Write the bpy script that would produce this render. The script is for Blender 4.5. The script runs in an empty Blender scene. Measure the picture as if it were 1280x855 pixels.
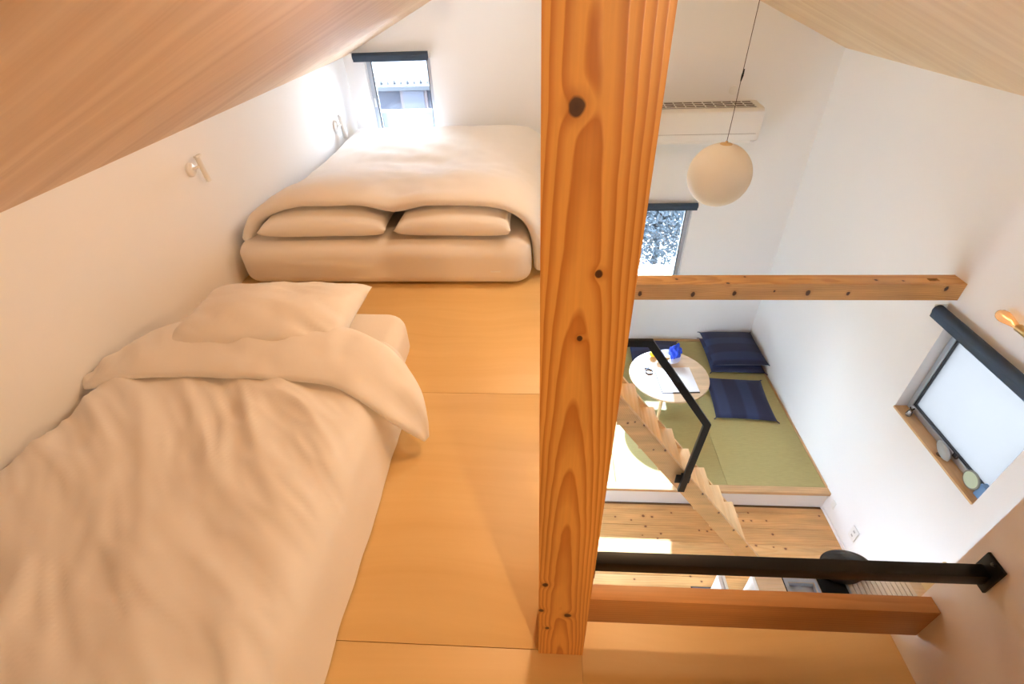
import bpy, bmesh, math, random
from mathutils import Vector, Matrix, noise as mnoise
random.seed(7)
C = bpy.context.scene
COL = C.collection
PI = math.pi

# ------------------------------------------------------------------ camera
PITCH, YAW, ROLL = 0.658547, -0.0771646, -0.0401865
fw = Vector((math.sin(YAW) * math.cos(PITCH), math.cos(YAW) * math.cos(PITCH), -math.sin(PITCH)))
rt = Vector((math.cos(YAW), -math.sin(YAW), 0))
up = rt.cross(fw)
cr, sr = math.cos(ROLL), math.sin(ROLL)
rt, up = cr * rt + sr * up, -sr * rt + cr * up
cam = bpy.data.cameras.new('camera')
cam.sensor_width = 36.0
cam.lens = 604.61 / 1280 * 36
cam.clip_start = 0.02
cam_o = bpy.data.objects.new('camera', cam)
COL.objects.link(cam_o)
m3 = Matrix((rt, up, -fw)).transposed()
cam_o.matrix_world = Matrix.Translation((0, 0, 1.3)) @ m3.to_4x4()
C.camera = cam_o

# ------------------------------------------------------------------ world, sun, exposure
W = bpy.data.worlds.new('world')
C.world = W
W.use_nodes = True
wt = W.node_tree
wt.nodes.clear()
w_out = wt.nodes.new('ShaderNodeOutputWorld')
w_bg = wt.nodes.new('ShaderNodeBackground')
w_sky = wt.nodes.new('ShaderNodeTexSky')
w_sky.sky_type = 'HOSEK_WILKIE'
w_sky.turbidity = 3.5
w_sky.ground_albedo = 0.5
w_sky.sun_direction = Vector((0.143, 1.0, 0.66)).normalized()
w_mix = wt.nodes.new('ShaderNodeMix')
w_mix.data_type = 'RGBA'
w_mix.inputs[0].default_value = 0.8
w_mix.inputs[7].default_value = (0.72, 0.84, 0.98, 1)
wt.links.new(w_sky.outputs[0], w_mix.inputs[6])
wt.links.new(w_mix.outputs[2], w_bg.inputs[0])
w_bg.inputs[1].default_value = 16.0
wt.links.new(w_bg.outputs[0], w_out.inputs[0])

sun = bpy.data.lights.new('sun', 'SUN')
sun.energy = 8.5
sun.angle = math.radians(0.6)
sun.color = (0.78, 0.95, 1.25)
sun_o = bpy.data.objects.new('sun', sun)
COL.objects.link(sun_o)
sun_o.location = (1, 12, 8)
sun_o.rotation_euler = Vector((-0.143, -1.0, -0.66)).to_track_quat('-Z', 'Y').to_euler()

C.view_settings.view_transform = 'Standard'
C.view_settings.look = 'None'
C.view_settings.gamma = 1.0
C.view_settings.use_curve_mapping = False
C.view_settings.exposure = 1.45
C.cycles.max_bounces = 14
C.cycles.diffuse_bounces = 8
C.cycles.transparent_max_bounces = 16
C.cycles.sample_clamp_indirect = 6.0
C.cycles.caustics_reflective = False
C.cycles.caustics_refractive = False

# lamp powers; ridge, void and back are unseen lamps added as fill
FILL_RIDGE = 12.0
LAMP_FAR = 2.2
FILL_VOID = 8.0
FILL_BACK = 24.0

# ------------------------------------------------------------------ node helpers
class NB:
    def __init__(s, name):
        s.m = bpy.data.materials.new(name)
        s.m.use_nodes = True
        s.t = s.m.node_tree
        s.t.nodes.clear()
        s.out = s.t.nodes.new('ShaderNodeOutputMaterial')
    def n(s, typ, **kw):
        nd = s.t.nodes.new(typ)
        for k, v in kw.items():
            setattr(nd, k, v)
        return nd
    def link(s, a, b):
        s.t.links.new(a, b)
    def put(s, sock, v):
        if v is None:
            return
        if hasattr(v, 'is_linked') or isinstance(v, bpy.types.NodeSocket):
            s.link(v, sock)
        else:
            sock.default_value = v
    def math(s, op, a, b=None, c=None, clamp=False):
        nd = s.n('ShaderNodeMath', operation=op, use_clamp=clamp)
        s.put(nd.inputs[0], a); s.put(nd.inputs[1], b); s.put(nd.inputs[2], c)
        return nd.outputs[0]
    def pos(s):
        g = s.n('ShaderNodeNewGeometry')
        sp = s.n('ShaderNodeSeparateXYZ')
        s.link(g.outputs['Position'], sp.inputs[0])
        return sp.outputs[0], sp.outputs[1], sp.outputs[2]
    def xyz(s, x, y, z):
        nd = s.n('ShaderNodeCombineXYZ')
        s.put(nd.inputs[0], x); s.put(nd.inputs[1], y); s.put(nd.inputs[2], z)
        return nd.outputs[0]
    def noise(s, vec, scale, detail=2.0, rough=0.5, dist=0.0):
        nd = s.n('ShaderNodeTexNoise')
        s.put(nd.inputs['Vector'], vec)
        nd.inputs['Scale'].default_value = scale
        nd.inputs['Detail'].default_value = detail
        nd.inputs['Roughness'].default_value = rough
        nd.inputs['Distortion'].default_value = dist
        return nd.outputs['Fac']
    def ramp(s, fac, stops, interp='LINEAR'):
        nd = s.n('ShaderNodeValToRGB')
        s.put(nd.inputs[0], fac)
        cr = nd.color_ramp
        cr.interpolation = interp
        while len(cr.elements) > len(stops):
            cr.elements.remove(cr.elements[-1])
        while len(cr.elements) < len(stops):
            cr.elements.new(0.5)
        for e, (p, c) in zip(cr.elements, stops):
            e.position = p
            e.color = tuple(c) + ((1,) if len(c) == 3 else ())
        return nd.outputs[0]
    def mix(s, fac, a, b, blend='MIX'):
        nd = s.n('ShaderNodeMix', data_type='RGBA', blend_type=blend)
        s.put(nd.inputs[0], fac)
        for i, v in ((6, a), (7, b)):
            if isinstance(v, tuple):
                v = tuple(v) + ((1,) if len(v) == 3 else ())
            s.put(nd.inputs[i], v)
        return nd.outputs[2]
    def rand(s):
        return s.n('ShaderNodeObjectInfo').outputs['Random']
    def pr(s, color, rough=0.5, bump=None, bump_s=0.1, bump_d=0.01, **kw):
        p = s.n('ShaderNodeBsdfPrincipled')
        if isinstance(color, tuple):
            color = tuple(color) + ((1,) if len(color) == 3 else ())
        s.put(p.inputs['Base Color'], color)
        s.put(p.inputs['Roughness'], rough)
        for k, v in kw.items():
            s.put(p.inputs[k], v)
        if bump is not None:
            b = s.n('ShaderNodeBump')
            b.inputs['Strength'].default_value = bump_s
            b.inputs['Distance'].default_value = bump_d
            s.link(bump, b.inputs['Height'])
            s.link(b.outputs[0], p.inputs['Normal'])
        s.link(p.outputs[0], s.out.inputs[0])
        return s.m

def plain(name, color, rough=0.5, **kw):
    return NB(name).pr(color, rough, **kw)

def wood(name, early, late, axis, centre, freq, tilt=(0.0, 0.0), warp=0.02, knots=(), knot_col=(0.06, 0.022, 0.008),
         rough=0.45, contrast=1.0, per_piece=False, along_scale=0.8, blot=0.25):
    """Sawn timber: annual rings about an axis, cut by the faces; knots at world points (a,b,c,radius)."""
    b = NB(name)
    x, y, z = b.pos()
    a, u, v = {'X': (x, y, z), 'Y': (y, x, z), 'Z': (z, x, y)}[axis]
    if per_piece:
        r = b.rand()
        a2 = b.math('ADD', a, b.math('MULTIPLY', r, 17.3))
        cu = b.math('MULTIPLY_ADD', r, 0.16, centre[0] - 0.08)
    else:
        a2 = a
        cu = centre[0]
    w1 = b.noise(b.xyz(b.math('MULTIPLY', a2, along_scale), b.math('MULTIPLY', u, 3.0), b.math('MULTIPLY', v, 3.0)), 1.6, 2.0)
    w2 = b.noise(b.xyz(b.math('MULTIPLY', a2, along_scale), b.math('MULTIPLY_ADD', u, 3.0, 7.7), b.math('MULTIPLY', v, 3.0)), 1.9, 2.0)
    du = b.math('ADD', b.math('SUBTRACT', u, cu), b.math('ADD', b.math('MULTIPLY', a2 if per_piece else a, tilt[0]), b.math('MULTIPLY_ADD', w1, warp * 2, -warp)))
    if per_piece:
        du = b.math('SUBTRACT', du, b.math('MULTIPLY', b.math('FLOOR', u), 0.0))
    dv = b.math('ADD', b.math('SUBTRACT', v, centre[1]), b.math('ADD', b.math('MULTIPLY', a, tilt[1]), b.math('MULTIPLY_ADD', w2, warp * 5, -warp * 2.5)))
    r2 = b.math('SQRT', b.math('ADD', b.math('MULTIPLY', du, du), b.math('MULTIPLY', dv, dv)))
    kd_all = None
    bend = None
    for (kx, ky, kz, kr) in knots:
        ka, ku, kv = {'X': (kx, ky, kz), 'Y': (ky, kx, kz), 'Z': (kz, kx, ky)}[axis]
        ea = b.math('DIVIDE', b.math('SUBTRACT', a, ka), kr * 1.15)
        eu = b.math('DIVIDE', b.math('SUBTRACT', u, ku), kr)
        ev = b.math('DIVIDE', b.math('SUBTRACT', v, kv), kr * 1.6)
        d2 = b.math('ADD', b.math('ADD', b.math('MULTIPLY', ea, ea), b.math('MULTIPLY', eu, eu)), b.math('MULTIPLY', ev, ev))
        # rings swell round the knot
        g = b.math('MULTIPLY', b.math('EXPONENT', b.math('MULTIPLY', d2, -0.22)), kr * 0.5)
        bend = g if bend is None else b.math('ADD', bend, g)
        kd_all = d2 if kd_all is None else b.math('MINIMUM', kd_all, d2)
    if bend is not None:
        r2 = b.math('ADD', r2, bend)
    jit = b.noise(b.xyz(b.math('MULTIPLY', a2, 0.6), u, v), 34.0, 1.0)
    ring = b.math('FRACT', b.math('ADD', b.math('MULTIPLY', r2, freq), b.math('MULTIPLY', jit, 0.22)))
    late_f = b.ramp(ring, [(0.0, (0.05,) * 3), (0.35, (0.12,) * 3), (0.78, (0.85,) * 3), (0.90, (1.0,) * 3), (1.0, (0.05,) * 3)])
    fac = b.math('MULTIPLY', late_f, contrast)
    col = b.mix(fac, early, late)
    bl = b.noise(b.xyz(b.math('MULTIPLY', a2, 1.3), b.math('MULTIPLY', u, 7.0), b.math('MULTIPLY', v, 7.0)), 2.2, 3.0)
    dk = b.ramp(bl, [(0.3, (1 - blot,) * 3), (0.7, (1.0,) * 3)])
    col = b.mix(1.0, col, dk, 'MULTIPLY')
    if per_piece:
        tone = b.ramp(b.rand(), [(0.0, (0.84, 0.82, 0.80)), (0.5, (1.0, 0.98, 0.95)), (1.0, (0.93, 0.93, 0.94))])
        col = b.mix(1.0, col, tone, 'MULTIPLY')
    fine = b.noise(b.xyz(b.math('MULTIPLY', a2, 5.0), b.math('MULTIPLY', u, 220.0), b.math('MULTIPLY', v, 220.0)), 1.0, 2.0)
    col = b.mix(0.25, col, b.ramp(fine, [(0.3, (0.72,) * 3), (0.7, (1.1,) * 3)]), 'MULTIPLY')
    if kd_all is not None:
        wob = b.noise(b.xyz(a, u, v), 60.0, 2.0)
        kd = b.math('ADD', b.math('SQRT', kd_all), b.math('MULTIPLY_ADD', wob, 0.9, -0.45))
        halo = b.ramp(kd, [(0.0, (1,) * 3), (0.9, (0.45,) * 3), (2.2, (0, 0, 0))] if False else [(0.0, (1,) * 3), (0.5, (0.8,) * 3), (1.0, (0, 0, 0))])
        core = b.ramp(b.math('MULTIPLY', kd, 0.5), [(0.0, (1,) * 3), (0.42, (0.95,) * 3), (0.58, (0.0,) * 3)])
        halo = b.ramp(b.math('MULTIPLY', kd, 0.4), [(0.2, (0.55,) * 3), (1.0, (0.0,) * 3)])
        col = b.mix(halo, col, tuple(c * 0.75 for c in late))
        col = b.mix(core, col, knot_col)
    return b.pr(col, rough, bump=fac, bump_s=0.06, bump_d=0.002)

def veneer(name, light, dark, axis, rough=0.5, amt=1.0, slope=None):
    """Rotary-cut plywood sheet with soft grain streaks running along axis (slope = x,z direction)."""
    b = NB(name)
    x, y, z = b.pos()
    if slope is not None:
        a = b.math('ADD', b.math('MULTIPLY', x, slope[0]), b.math('MULTIPLY', z, slope[1]))
        u = y
    else:
        a, u = (x, y) if axis == 'X' else (y, x)
    r = b.rand()
    a = b.math('ADD', a, b.math('MULTIPLY', r, 9.0))
    w = b.noise(b.xyz(b.math('MULTIPLY', a, 0.7), b.math('MULTIPLY', u, 1.3), r), 1.7, 2.0)
    uu = b.math('ADD', u, b.math('MULTIPLY', w, 0.22))
    n1 = b.noise(b.xyz(b.math('MULTIPLY', a, 0.45), b.math('MULTIPLY', uu, 9.0), 0.0), 1.0, 4.0, 0.55)
    n2 = b.noise(b.xyz(b.math('MULTIPLY', a, 1.6), b.math('MULTIPLY', uu, 60.0), 3.0), 1.0, 3.0, 0.6)
    f = b.math('ADD', b.math('MULTIPLY', n1, 0.78), b.math('MULTIPLY', n2, 0.22))
    fr = b.ramp(f, [(0.32, (1,) * 3), (0.68, (0,) * 3)])
    col = b.mix(b.math('MULTIPLY', fr, amt), light, dark)
    return b.pr(col, rough)

def cloth(name, col, rough=0.9, scale=900.0, bs=0.05, sheen=0.15):
    b = NB(name)
    x, y, z = b.pos()
    n = b.noise(b.xyz(x, y, z), scale, 2.0)
    n2 = b.noise(b.xyz(x, y, z), 22.0, 3.0)
    return b.pr(col, rough, bump=n2, bump_s=bs, bump_d=0.01, **{'Sheen Weight': sheen, 'Specular IOR Level': 0.2})

def wallpaper(name, col, rough=0.85, bs=0.08):
    b = NB(name)
    x, y, z = b.pos()
    n = b.noise(b.xyz(x, y, z), 260.0, 3.0)
    return b.pr(col, rough, bump=n, bump_s=bs, bump_d=0.001, **{'Specular IOR Level': 0.25})

def glass(name, tint=(0.96, 0.98, 1.0), refl=0.045):
    b = NB(name)
    tr = b.n('ShaderNodeBsdfTransparent')
    tr.inputs[0].default_value = tuple(tint) + (1,)
    gl = b.n('ShaderNodeBsdfGlossy')
    gl.inputs['Roughness'].default_value = 0.01
    fr = b.n('ShaderNodeFresnel')
    fr.inputs[0].default_value = 1.45
    mx = b.n('ShaderNodeMixShader')
    b.link(b.math('MULTIPLY', fr.outputs[0], refl / 0.04), mx.inputs[0])
    b.link(tr.outputs[0], mx.inputs[1]); b.link(gl.outputs[0], mx.inputs[2])
    b.link(mx.outputs[0], b.out.inputs[0])
    return b.m

def frosted(name, col=(0.93, 0.97, 1.0)):
    b = NB(name)
    x, y, z = b.pos()
    t = b.n('ShaderNodeBsdfTranslucent'); t.inputs[0].default_value = tuple(col) + (1,)
    tr = b.n('ShaderNodeBsdfTransparent'); tr.inputs[0].default_value = (0.95, 0.98, 1, 1)
    g = b.n('ShaderNodeBsdfGlossy'); g.inputs['Roughness'].default_value = 0.25
    m1 = b.n('ShaderNodeMixShader'); m1.inputs[0].default_value = 0.02
    b.link(t.outputs[0], m1.inputs[1]); b.link(tr.outputs[0], m1.inputs[2])
    m2 = b.n('ShaderNodeMixShader'); m2.inputs[0].default_value = 0.05
    b.link(m1.outputs[0], m2.inputs[1]); b.link(g.outputs[0], m2.inputs[2])
    b.link(m2.outputs[0], b.out.inputs[0])
    return b.m

def emitter(name, col, strength):
    b = NB(name)
    e = b.n('ShaderNodeEmission')
    e.inputs[0].default_value = tuple(col) + (1,)
    e.inputs[1].default_value = strength
    b.link(e.outputs[0], b.out.inputs[0])
    return b.m

def thin_translucent(name, col, back):
    b = NB(name)
    d = b.n('ShaderNodeBsdfDiffuse'); d.inputs[0].default_value = tuple(col) + (1,)
    t = b.n('ShaderNodeBsdfTranslucent'); t.inputs[0].default_value = tuple(back) + (1,)
    m = b.n('ShaderNodeMixShader'); m.inputs[0].default_value = 0.5
    b.link(d.outputs[0], m.inputs[1]); b.link(t.outputs[0], m.inputs[2])
    b.link(m.outputs[0], b.out.inputs[0])
    return b.m

# ------------------------------------------------------------------ mesh helpers
class MB:
    def __init__(s):
        s.v, s.f = [], []
    def add(s, vs, fs):
        o = len(s.v)
        s.v += [tuple(p) for p in vs]
        s.f += [tuple(i + o for i in f) for f in fs]
        return s
    def box(s, x0, x1, y0, y1, z0, z1):
        return s.add([(x, y, z) for x in (x0, x1) for y in (y0, y1) for z in (z0, z1)],
                     [(0, 1, 3, 2), (4, 6, 7, 5), (0, 4, 5, 1), (2, 3, 7, 6), (0, 2, 6, 4), (1, 5, 7, 3)])
    def prism(s, poly, axis, a0, a1):
        """poly: 2-D points in the plane across axis: X->(y,z), Y->(x,z), Z->(x,y)"""
        n = len(poly)
        def P(p, a):
            return {'X': (a, p[0], p[1]), 'Y': (p[0], a, p[1]), 'Z': (p[0], p[1], a)}[axis]
        vs = [P(p, a0) for p in poly] + [P(p, a1) for p in poly]
        fs = [tuple(range(n)), tuple(range(2 * n - 1, n - 1, -1))]
        fs += [(i, (i + 1) % n, n + (i + 1) % n, n + i) for i in range(n)]
        return s.add(vs, fs)
    def lathe(s, prof, c=(0, 0, 0), seg=32, axis='Z', cap=True):
        n = len(prof)
        vs = []
        for k in range(seg):
            t = 2 * PI * k / seg
            for r, h in prof:
                p = (r * math.cos(t), r * math.sin(t), h)
                if axis == 'X': p = (p[2], p[0], p[1])
                if axis == 'Y': p = (p[0], p[2], p[1])
                vs.append((c[0] + p[0], c[1] + p[1], c[2] + p[2]))
        fs = []
        for k in range(seg):
            k2 = (k + 1) % seg
            for i in range(n - 1):
                fs.append((k * n + i, k2 * n + i, k2 * n + i + 1, k * n + i + 1))
        if cap:
            fs.append(tuple(k * n for k in range(seg)))
            fs.append(tuple(k * n + n - 1 for k in range(seg)))
        return s.add(vs, fs)
    def tube(s, pts, r, seg=10, closed=False):
        pts = [Vector(p) for p in pts]
        n = len(pts)
        vs, fs = [], []
        prev = None
        for i, p in enumerate(pts):
            if closed:
                t = (pts[(i + 1) % n] - pts[i - 1]).normalized()
            else:
                t = (pts[min(i + 1, n - 1)] - pts[max(i - 1, 0)]).normalized()
            ref = Vector((0, 0, 1)) if abs(t.z) < 0.9 else Vector((1, 0, 0))
            if prev is not None:
                ref = prev
            u = (ref - t * ref.dot(t)).normalized()
            w = t.cross(u)
            prev = u
            rr = r[i] if isinstance(r, (list, tuple)) else r
            for k in range(seg):
                a = 2 * PI * k / seg
                vs.append(p + u * (rr * math.cos(a)) + w * (rr * math.sin(a)))
        for i in range(n if closed else n - 1):
            j = (i + 1) % n
            for k in range(seg):
                k2 = (k + 1) % seg
                fs.append((i * seg + k, i * seg + k2, j * seg + k2, j * seg + k))
        if not closed:
            fs.append(tuple(range(seg)))
            fs.append(tuple(range((n - 1) * seg, n * seg)))
        return s.add(vs, fs)
    def grid(s, rows, close_u=False):
        """rows: list of equal-length point lists"""
        n = len(rows[0])
        vs = [p for r in rows for p in r]
        fs = []
        for j in range(len(rows) - 1):
            for i in range(n if close_u else n - 1):
                i2 = (i + 1) % n
                fs.append((j * n + i, j * n + i2, (j + 1) * n + i2, (j + 1) * n + i))
        return s.add(vs, fs)
    def mesh(s, name, mat, smooth=False, bevel=0.0, solid=0.0):
        me = bpy.data.meshes.new(name)
        me.from_pydata([tuple(p) for p in s.v], [], s.f)
        bm = bmesh.new()
        bm.from_mesh(me)
        if smooth:
            bmesh.ops.remove_doubles(bm, verts=bm.verts, dist=1e-5)
        bmesh.ops.recalc_face_normals(bm, faces=bm.faces)
        if bevel:
            bmesh.ops.bevel(bm, geom=list(bm.edges), offset=bevel, offset_type='OFFSET', segments=2, profile=0.6, affect='EDGES', clamp_overlap=True)
        bm.to_mesh(me)
        bm.free()
        if mat:
            me.materials.append(mat)
        if smooth or bevel:
            me.shade_smooth()
            try:
                me.set_sharp_from_angle(angle=math.radians(48 if not smooth else 60))
            except Exception:
                pass
        return me
    def build(s, name, mat, parent=None, loc=(0, 0, 0), **kw):
        return link(name, s.mesh(name, mat, **kw), parent, loc)

def link(name, me, parent=None, loc=(0, 0, 0)):
    o = bpy.data.objects.new(name, me)
    COL.objects.link(o)
    o.location = loc
    if parent:
        o.parent = parent
    return o

def tag(o, label=None, cat=None, group=None, kind=None):
    if label: o['label'] = label
    if cat: o['category'] = cat
    if group: o['group'] = group
    if kind: o['kind'] = kind
    return o

def thing(name, label, cat, loc=(0, 0, 0), rotz=0.0, group=None, kind=None):
    o = link(name, None, None, loc)
    o.rotation_euler = (0, 0, rotz)
    o.empty_display_size = 0.05
    return tag(o, label, cat, group, kind)

def struct(name, mb, mat, parent=None, label=None, **kw):
    o = mb.build(name, mat, parent, **kw)
    if parent is None:
        o['kind'] = 'structure'
    if label:
        o['label'] = label
    return o

def ns(x, y, z=0.0):
    return mnoise.noise(Vector((x, y, z)))

def lerp(a, b, t):
    return a + (b - a) * t

def sst(a, b, t):
    t = max(0.0, min(1.0, (t - a) / (b - a)))
    return t * t * (3 - 2 * t)

def poly_at(pts, t):
    """smooth (Catmull-Rom) point on a polyline, t in 0..1"""
    n = len(pts) - 1
    f = min(max(t, 0.0), 1.0) * n
    i = min(int(f), n - 1)
    f -= i
    P = [Vector(pts[max(i - 1, 0)]), Vector(pts[i]), Vector(pts[i + 1]), Vector(pts[min(i + 2, n)])]
    return 0.5 * ((2 * P[1]) + (P[2] - P[0]) * f + (2 * P[0] - 5 * P[1] + 4 * P[2] - P[3]) * f * f + (3 * P[1] - P[0] - 3 * P[2] + P[3]) * f ** 3)

# ------------------------------------------------------------------ key dimensions (metres; loft floor z = 0)
XL, XR = -1.62, 2.30           # side walls
YB, YF = -1.60, 4.42           # back and far wall
ZF, ZP = -2.28, -2.075         # lower floor, tatami platform
EL, ER = 0.768, 0.734          # eave heights
SL, SR = 0.46, 0.44
RX = 0.259
RZ = EL + SL * (RX - XL)
XE = 0.10                      # edge of the loft
XN, YN = 0.845, 0.548          # near wall block
TH = 0.14
def roof(x):
    return EL + SL * (x - XL) if x < RX else ER + SR * (XR - x)

# ------------------------------------------------------------------ materials
M = {}
M['wall'] = wallpaper('white_wallpaper', (0.82, 0.82, 0.82))
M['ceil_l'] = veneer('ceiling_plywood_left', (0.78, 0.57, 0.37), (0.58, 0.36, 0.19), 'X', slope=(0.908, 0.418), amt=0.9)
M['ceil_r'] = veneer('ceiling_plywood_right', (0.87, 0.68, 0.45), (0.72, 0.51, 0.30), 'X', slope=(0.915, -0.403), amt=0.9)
M['ply'] = veneer('floor_plywood', (0.72, 0.49, 0.21), (0.62, 0.39, 0.145), 'X', rough=0.42, amt=0.8)
M['seam'] = plain('seam_shadow_board', (0.22, 0.12, 0.05), 0.8)
M['bed'] = cloth('white_cotton', (0.80, 0.765, 0.72))
M['sheet'] = cloth('white_sheet', (0.78, 0.73, 0.67))
M['black'] = plain('black_steel', (0.006, 0.0055, 0.0055), 0.42, **{'Specular IOR Level': 0.25})
M['bolt'] = plain('dark_bolt', (0.05, 0.05, 0.055), 0.3, Metallic=0.8)
M['white_plastic'] = plain('white_plastic', (0.78, 0.77, 0.74), 0.35)
M['white_paint'] = plain('white_paint', (0.82, 0.82, 0.82), 0.4)
M['ac_dark'] = plain('grille_shadow', (0.10, 0.07, 0.05), 0.7)
M['alu'] = plain('silver_aluminium', (0.50, 0.54, 0.60), 0.32, Metallic=0.75)
M['alu_dark'] = plain('dark_gasket', (0.03, 0.035, 0.045), 0.4)
M['navy_blind'] = plain('navy_blind_fabric', (0.026, 0.048, 0.085), 0.6)
M['glass'] = glass('window_glass')
M['frost'] = frosted('frosted_glass', (0.188, 0.183, 0.180))
M['tatami_edge'] = plain('tatami_core', (0.30, 0.27, 0.13), 0.9)
KP = [(0.029, 0.46, 1.202, 0.0068), (0.061, 0.46, 1.036, 0.0042), (0.045, 0.46, 0.949, 0.0032), (0.011, 0.46, 0.340, 0.0062),
      (0.004, 0.46, 0.228, 0.0062), (0.059, 0.46, 0.209, 0.0075), (0.017, 0.46, 0.143, 0.0050)]
M['post'] = wood('post_cedar', (0.82, 0.41, 0.10), (0.56, 0.20, 0.035), 'Z', (0.047, 0.505), 215.0, tilt=(0.004, -0.022), warp=0.0022, knots=KP, rough=0.36, along_scale=1.2, blot=0.15)
KB = [(0.766, 2.441, -0.133, 0.0077), (1.038, 2.396, -0.133, 0.0091), (1.152, 2.467, -0.133, 0.0063), (1.848, 2.43, -0.133, 0.0077), (1.987, 2.421, -0.133, 0.0056),
      (0.855, 2.385, -0.2, 0.0098), (1.084, 2.385, -0.194, 0.0098), (1.298, 2.385, -0.178, 0.0049), (1.483, 2.385, -0.188, 0.0112), (1.70, 2.385, -0.193, 0.0077), (2.204, 2.385, -0.162, 0.0091), (0.559, 2.385, -0.195, 0.0098)]
M['beam'] = wood('beam_cedar', (0.72, 0.40, 0.14), (0.54, 0.245, 0.065), 'X', (2.44, -0.25), 95.0, tilt=(0.01, 0.02), warp=0.012, knots=KB, rough=0.45, contrast=0.8)
M['ledge'] = wood('ledge_cedar', (0.60, 0.30, 0.105), (0.47, 0.20, 0.06), 'X', (0.56, 0.40), 110.0, tilt=(0.01, 0.0), warp=0.008, rough=0.45, contrast=0.6)
KF = [(0.10, 0.0)]
M['stair'] = wood('stair_pine', (0.84, 0.53, 0.24), (0.68, 0.36, 0.125), 'X', (2.1, -1.0), 60.0, tilt=(0.0, 1.37), warp=0.02, rough=0.45, contrast=0.55,
                  knots=[(0.597, 1.95, -0.815, 0.0065), (0.751, 1.95, -1.034, 0.0065), (0.904, 1.95, -1.245, 0.0065), (1.059, 1.95, -1.460, 0.0065), (1.207, 1.95, -1.665, 0.0065), (1.356, 1.95, -1.872, 0.0065), (1.50, 1.95, -2.08, 0.0065),
                         (0.50, 1.95, -0.80, 0.005), (0.54, 1.95, -0.79, 0.004), (0.68, 1.95, -1.03, 0.004)], knot_col=(0.13, 0.06, 0.025))
M['tread'] = wood('tread_pine', (0.92, 0.65, 0.35), (0.82, 0.50, 0.22), 'Y', (0.9, -1.0), 45.0, warp=0.02, rough=0.45, contrast=0.5)
M['pale'] = wood('pale_beech', (0.76, 0.56, 0.36), (0.66, 0.45, 0.25), 'X', (1.0, -1.9), 60.0, warp=0.02, rough=0.45, contrast=0.4)
M['oak'] = wood('oak_trim', (0.72, 0.46, 0.23), (0.58, 0.34, 0.15), 'X', (2.2, -2.3), 70.0, warp=0.015, rough=0.45, contrast=0.5)
M['oak_y'] = wood('oak_trim_along_wall', (0.72, 0.46, 0.23), (0.58, 0.34, 0.15), 'Y', (2.2, -2.3), 70.0, warp=0.015, rough=0.45, contrast=0.5)

def plank_mat():
    kn = [(0.47 + 0.0, 2.30, ZF, 0.010), (0.58, 2.305, ZF, 0.010)]
    return wood('pine_planks', (0.90, 0.55, 0.23), (0.78, 0.39, 0.12), 'X', (2.0, ZF - 0.06), 55.0, tilt=(0.0, 0.012), warp=0.03, rough=0.42,
                contrast=0.5, per_piece=True, knots=PLANK_KNOTS, knot_col=(0.24, 0.095, 0.035))
def ray_floor(px, py, z=ZF):
    d = rt * ((px - 640) / 604.61) - up * ((py - 427.5) / 604.61) + fw
    t = (z - 1.3) / d.z
    return (d.x * t, d.y * t)
# where the dark knots of the pine boards lie (floor coordinates)
PLANK_KNOTS = []
for (px, py, r) in ((769, 646, 3), (804, 645, 5), (815, 646, 4), (839, 641, 3), (789, 650, 3), (807, 658, 4), (826, 667, 3.5), (803, 669, 2.5), (822, 673, 3), (874, 663, 3), (884, 664, 3.2), (889, 662, 3),
                    (935, 641, 3), (929, 651, 3), (939, 651, 3), (958, 651, 3), (966, 668, 4), (945, 682, 3.4), (982, 686, 4), (967, 684, 2.5), (1024, 645, 3), (863, 720.5, 3), (877, 727, 3), (793, 724, 3)):
    fx, fy = ray_floor(px, py)
    PLANK_KNOTS.append((fx, fy, ZF, r * 0.0022))
M['plank'] = plank_mat()

def tatami_mat():
    b = NB('tatami_rush')
    x, y, z = b.pos()
    w = b.n('ShaderNodeTexWave', wave_type='BANDS', bands_direction='X')
    w.inputs['Scale'].default_value = 60.0
    w.inputs['Distortion'].default_value = 0.3
    b.link(b.xyz(x, y, z), w.inputs['Vector'])
    n = b.noise(b.xyz(b.math('MULTIPLY', x, 6), b.math('MULTIPLY', y, 60), z), 3.0, 3.0)
    big = b.noise(b.xyz(x, y, z), 1.6, 2.0)
    c = b.mix(b.ramp(n, [(0.3, (0,) * 3), (0.7, (1,) * 3)]), (0.40, 0.35, 0.135), (0.46, 0.41, 0.165))
    c = b.mix(b.math('MULTIPLY', big, 0.35), c, (0.42, 0.345, 0.15))
    return b.pr(c, 0.7, bump=w.outputs['Fac'], bump_s=0.15, bump_d=0.002)
M['tatami'] = tatami_mat()

def navy(name, axis='X', f=26.0, ang=0.0):
    b = NB(name)
    tc = b.n('ShaderNodeTexCoord')
    sp = b.n('ShaderNodeSeparateXYZ')
    b.link(tc.outputs['Object'], sp.inputs[0])
    c = sp.outputs[0 if axis == 'X' else 1]
    s = b.math('SINE', b.math('MULTIPLY', c, f))
    st = b.ramp(b.math('MULTIPLY_ADD', s, 0.5, 0.5), [(0.45, (0,) * 3), (0.75, (1,) * 3)])
    th = b.noise(b.xyz(b.math('MULTIPLY', sp.outputs[0], 1.0), sp.outputs[1], sp.outputs[2]), 300.0, 2.0)
    col = b.mix(st, (0.008, 0.011, 0.048), (0.019, 0.031, 0.10))
    col = b.mix(b.math('MULTIPLY', th, 0.25), col, (0.04, 0.05, 0.11))
    return b.pr(col, 0.85, bump=th, bump_s=0.1, bump_d=0.002, **{'Sheen Weight': 0.1})
M['navy'] = navy('navy_cotton_stripe', 'X')
M['navy_y'] = navy('navy_cotton_stripe_across', 'Y')

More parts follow.
